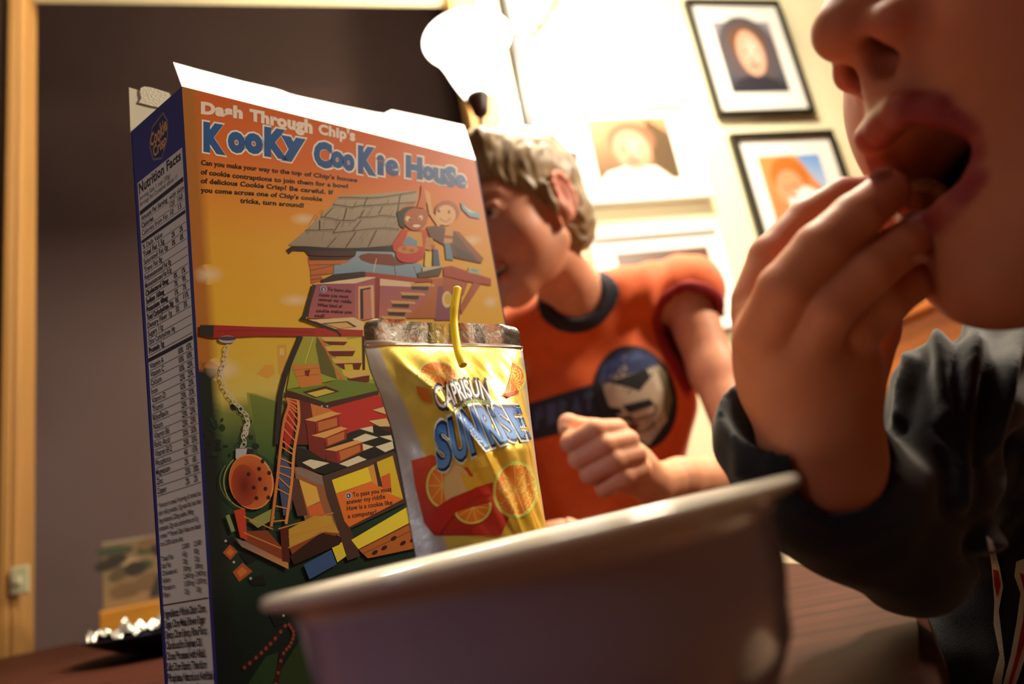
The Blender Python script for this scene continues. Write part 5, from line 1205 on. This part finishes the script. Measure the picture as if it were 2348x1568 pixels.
for y in (-1, 1):
    V, F = lathe_vf([(0.0001, -1)]+[(math.sin(a), -math.cos(a)) for a in np.linspace(.15, 3.0, 18)]+[(.0001, 1)], (0, 0, 0), 24)
    cc = np.array([C8(20, 16, 14) if v[2] > .93 else C8(70, 90, 110) if v[2] > .80 else C8(226, 214, 204) for v in V]); V = np.array([lp1((.0735, .031*y, .0085))+(v[2]*R1[0]-v[0]*R1[1]+v[1]*R1[2])*.0112*S1 for v in V]); mesh('eye', V, F, M_EYE, person1, col=cc, smooth=True)
A_ = SDF(hc1-.16, hc1+.16, .004); A_.set(hc1, R1, S1)
A_.ell((-.014, 0, .040), (.099, .081, .086), .01); A_.ell((-.055, 0, -.02), (.048, .062, .055), .02); A_.ell((.098, 0, -.005), (.058, .10, .062), .006, 'sub'); A_.ell((.045, 0, -.065), (.075, .14, .062), .006, 'sub')
for y in (-1, 1): A_.ell((-.002, .082*y, -.012), (.021, .024, .034), .004, 'sub')
A_.cone((-.08, 0, -.085), (.02, 0, -.115), .03, .05, .01, 'sub')
V, Q = A_.nets(); N = vnorm(V, Q); V = V+N*np.array([.003*nz(v, 90) for v in V])[:, None]
mesh('hair', V, Q, bpy.data.materials['sandy_hair'], person1, col=np.tile(np.array(C8(120, 92, 60)), (len(V), 1)), smooth=True)
# the raised hand
def ch1(L, k=.0015): H.chain([(P(x, y, d), rp(r*.95, d)) for x, y, d, r in L], k)
H = SDF(P(1850, 700, .215)-np.array([.085, .075, .085]), P(1850, 700, .215)+np.array([.085, .075, .085]), .00082)
ch1([(1850, 985, .224, 98), (1800, 850, .222, 84), (1760, 775, .220, 78)], .01); ch1([(1895, 990, .226, 98), (1880, 870, .222, 86), (1855, 800, .216, 72)], .012)
ch1([(1900, 960, .226, 90), (1925, 860, .226, 70), (1930, 810, .222, 62)], .012); ch1([(1860, 1000, .225, 98), (1900, 1080, .228, 100), (1980, 1200, .238, 112)], .012)
ch1([(1780, 880, .226, 76), (1735, 720, .236, 60)], .01)
ch1([(1738, 690, .238, 62), (1772, 590, .240, 56), (1850, 505, .242, 50), (1935, 452, .240, 46), (1995, 440, .236, 40)])                 # index
ch1([(1752, 770, .216, 70), (1800, 665, .208, 66), (1880, 570, .206, 62), (1960, 500, .208, 58), (2035, 440, .212, 52)])                  # middle
ch1([(1850, 800, .212, 66), (1900, 710, .205, 60), (1985, 630, .204, 58), (2060, 570, .208, 54), (2112, 528, .212, 48)])                  # ring
ch1([(1925, 830, .218, 58), (1965, 760, .212, 54), (2030, 700, .210, 50), (2085, 655, .214, 46), (2118, 622, .218, 42)])                 # little
ch1([(1960, 880, .240, 66), (2000, 760, .250, 60), (2030, 620, .252, 58), (2055, 520, .246, 54), (2085, 480, .240, 44)])                 # thumb behind
V, Q = H.nets(); V = relax(V, Q, 2)
c = skin_cols(V, (202, 126, 90))
for (x, y, d, r) in ((2030, 440, .212, .010), (2110, 528, .212, .010), (2116, 622, .218, .009), (1995, 440, .236, .009)): c = blend(c, .55*np.exp(-(np.linalg.norm(V-P(x, y, d), axis=1)/r)**2), (196, 84, 84))
hand1 = mesh('hand', V, Q, M_SKIN, person1, col=c, smooth=True)
bh = bvh_of(V, Q)
M_NAIL = M('finger_nail', C8(226, 168, 156), .3)
for pts_, (ox, oy) in (([(1990, 402), (2012, 388), (2038, 384), (2046, 396), (2020, 410), (1998, 420)], (0, 0)), ([(2072, 492), (2096, 480), (2118, 482), (2122, 496), (2098, 506), (2078, 510)], (0, 0)), ([(2088, 590), (2108, 582), (2126, 588), (2122, 600), (2100, 606)], (0, 0))):
    e = SurfPrint(bh, P(2030, 440, .205), -FWD, 6, .0005); e.poly(pts_, (220, 150, 140)); V2 = np.array(e.V); dd = (V2-CAM)@FWD; md = np.median(dd)
    V2 = CAM+(V2-CAM)*np.where(np.abs(dd-md) > .0025, (md+.0012)/dd, 1)[:, None]; mesh('finger_nail', V2, e.F, M_NAIL, hand1, smooth=True)
# morsel held at the lips
V, F = cookie_vf(P(2108, 452, .222), .0085, .0030, nrm(-FWD*.5+UP*.6-RT*.3)); o = mesh('cereal_round', V, F, M_COOK, None, smooth=True); tag(o, 'brown cookie cereal round held between fingertips at the open mouth', 'cereal')
# navy top: torso, upper arm, sleeve with an open cuff
T = SDF(np.array([.03, .08, .60]), np.array([.40, .50, .93]), .0019)
def tc(L, k=.02, op='add'): T.chain([(P(x, y, d), rp(r, d)) for x, y, d, r in L], k, op)
tc([(2345, 885, .30, 175), (2440, 1150, .33, 260), (2450, 1500, .34, 290), (2450, 1750, .34, 300)], .02)
tc([(2300, 870, .285, 120), (2190, 910, .262, 120), (2120, 1080, .255, 128), (2075, 1240, .252, 142)], .014)
tc([(2075, 1240, .252, 144), (1950, 1165, .243, 158), (1850, 1060, .236, 160), (1800, 990, .233, 158)], .012)
tc([(1760, 850, .222, 150), (1850, 980, .226, 130), (1888, 1050, .225, 134)], .002, 'sub')
T.cone(hc1+(np.array([-.02, 0, -.06])*S1)@R1, hc1+(np.array([-.035, 0, -.125])*S1)@R1, .048, .050, .002, 'sub')
V, Q = T.nets(); V = relax(V, Q, 2); N = vnorm(V, Q); X, Y = proj(V)
def fold1(x, y, v):
    f = .0028*nz(v, 26)+.0014*nz(v, 60, 2)
    for (ax, ay, bx_, by_, w, a) in ((2085, 825, 2060, 960, 16, .0035), (2150, 745, 2170, 960, 18, .0035), (2240, 720, 2200, 1150, 22, .003), (2345, 760, 2270, 1020, 24, .0045), (2348, 1060, 2280, 1240, 26, .003), (1690, 900, 1700, 1080, 20, .003), (1995, 880, 1960, 1060, 16, .002), (2330, 1180, 2265, 1260, 18, .003)):
        p = np.array([x-ax, y-ay]); d = np.array([bx_-ax, by_-ay]); t = min(max(np.dot(p, d)/np.dot(d, d), 0), 1); q_ = np.linalg.norm(p-d*t); f += a*math.exp(-(q_/w)**2)-a*.5*math.exp(-((q_-w*1.8)/w)**2)
    return f
carve = [(P(1760, 850, .222), rp(150, .222)), (P(1850, 980, .226), rp(130, .226)), (P(1888, 1050, .225), rp(134, .225))]
def dcar(v):
    m = 9
    for (a, ra), (b, rb) in zip(carve, carve[1:]): t = min(max(np.dot(v-a, b-a)/np.dot(b-a, b-a), 0), 1); m = min(m, np.linalg.norm(v-a-(b-a)*t)-ra-(rb-ra)*t)
    return m
V = V+N*np.array([fold1(x, y, v)*min(1, max(0, dcar(v)-.001)/.010) for x, y, v in zip(X, Y, V)])[:, None]; V = relax(V, Q, 3)
M_NAVY = M('navy_fleece', C8(17, 19, 30), .92, sheen=.18, noise=(500, .35, (1, 1, 1)), bump=(900, .3, .0004))
top1 = mesh('navy_top', V, Q, M_NAVY, person1, smooth=True)
bt = bvh_of(V, Q)
for nm, outer, inner_ in (('embroidered_letter', [(2262, 1228), (2276, 1240), (2292, 1300), (2300, 1345), (2290, 1400), (2296, 1450), (2304, 1520), (2296, 1568), (2280, 1600), (2276, 1560), (2292, 1500), (2278, 1430), (2280, 1380), (2274, 1300)], [(2277, 1305), (2288, 1308), (2294, 1340), (2286, 1370), (2280, 1340)]),
                         ('embroidered_letter', [(2330, 1288), (2350, 1280), (2420, 1330), (2420, 1380), (2380, 1400), (2360, 1480), (2330, 1568), (2310, 1640), (2260, 1640), (2300, 1568), (2318, 1500), (2332, 1420), (2340, 1360), (2326, 1320)], [(2338, 1312), (2410, 1350), (2370, 1385), (2350, 1470), (2320, 1568), (2300, 1640), (2276, 1640), (2312, 1568), (2330, 1500), (2346, 1420), (2350, 1362)])):
    e = SurfPrint(bt, P(2330, 1400, .27), -FWD, 10, .0012, .0003); e.poly(outer, (214, 204, 188)); e.poly(inner_, (170, 12, 30)); o = e.build(nm, M('stitched_letter_'+str(len(outer)), vcol=True, rough=.8, bump=(1500, .5, .0004)), top1)
stool(np.array([hc1[0]+.12, hc1[1]+.10]), .44, 'wooden stool the child in the navy top sits on')
L_ = SDF(np.array([.02, .10, .36]), np.array([.50, .60, .80]), .0045); hp = np.array([hc1[0]+.14, hc1[1]+.12, .53])
L_.ell(hp, (.12, .12, .085), .03)
L_.chain([(hp+np.array([-.02, .05, 0]), .075), (P(2150, 1620, .46), .050), (P(2055, 1575, .52), .044)], .02); L_.chain([(hp+np.array([-.02, -.06, 0]), .075), (hp+np.array([-.16, -.04, -.03]), .055)], .02)
V, Q = L_.nets(); V = relax(V, Q, 2); N = vnorm(V, Q); V = V+N*np.array([.006*nz(v, 16)+.003*nz(v, 40) for v in V])[:, None]
mesh('trousers', V, Q, M('khaki_trousers', C8(120, 100, 82), .9), person1, smooth=True)
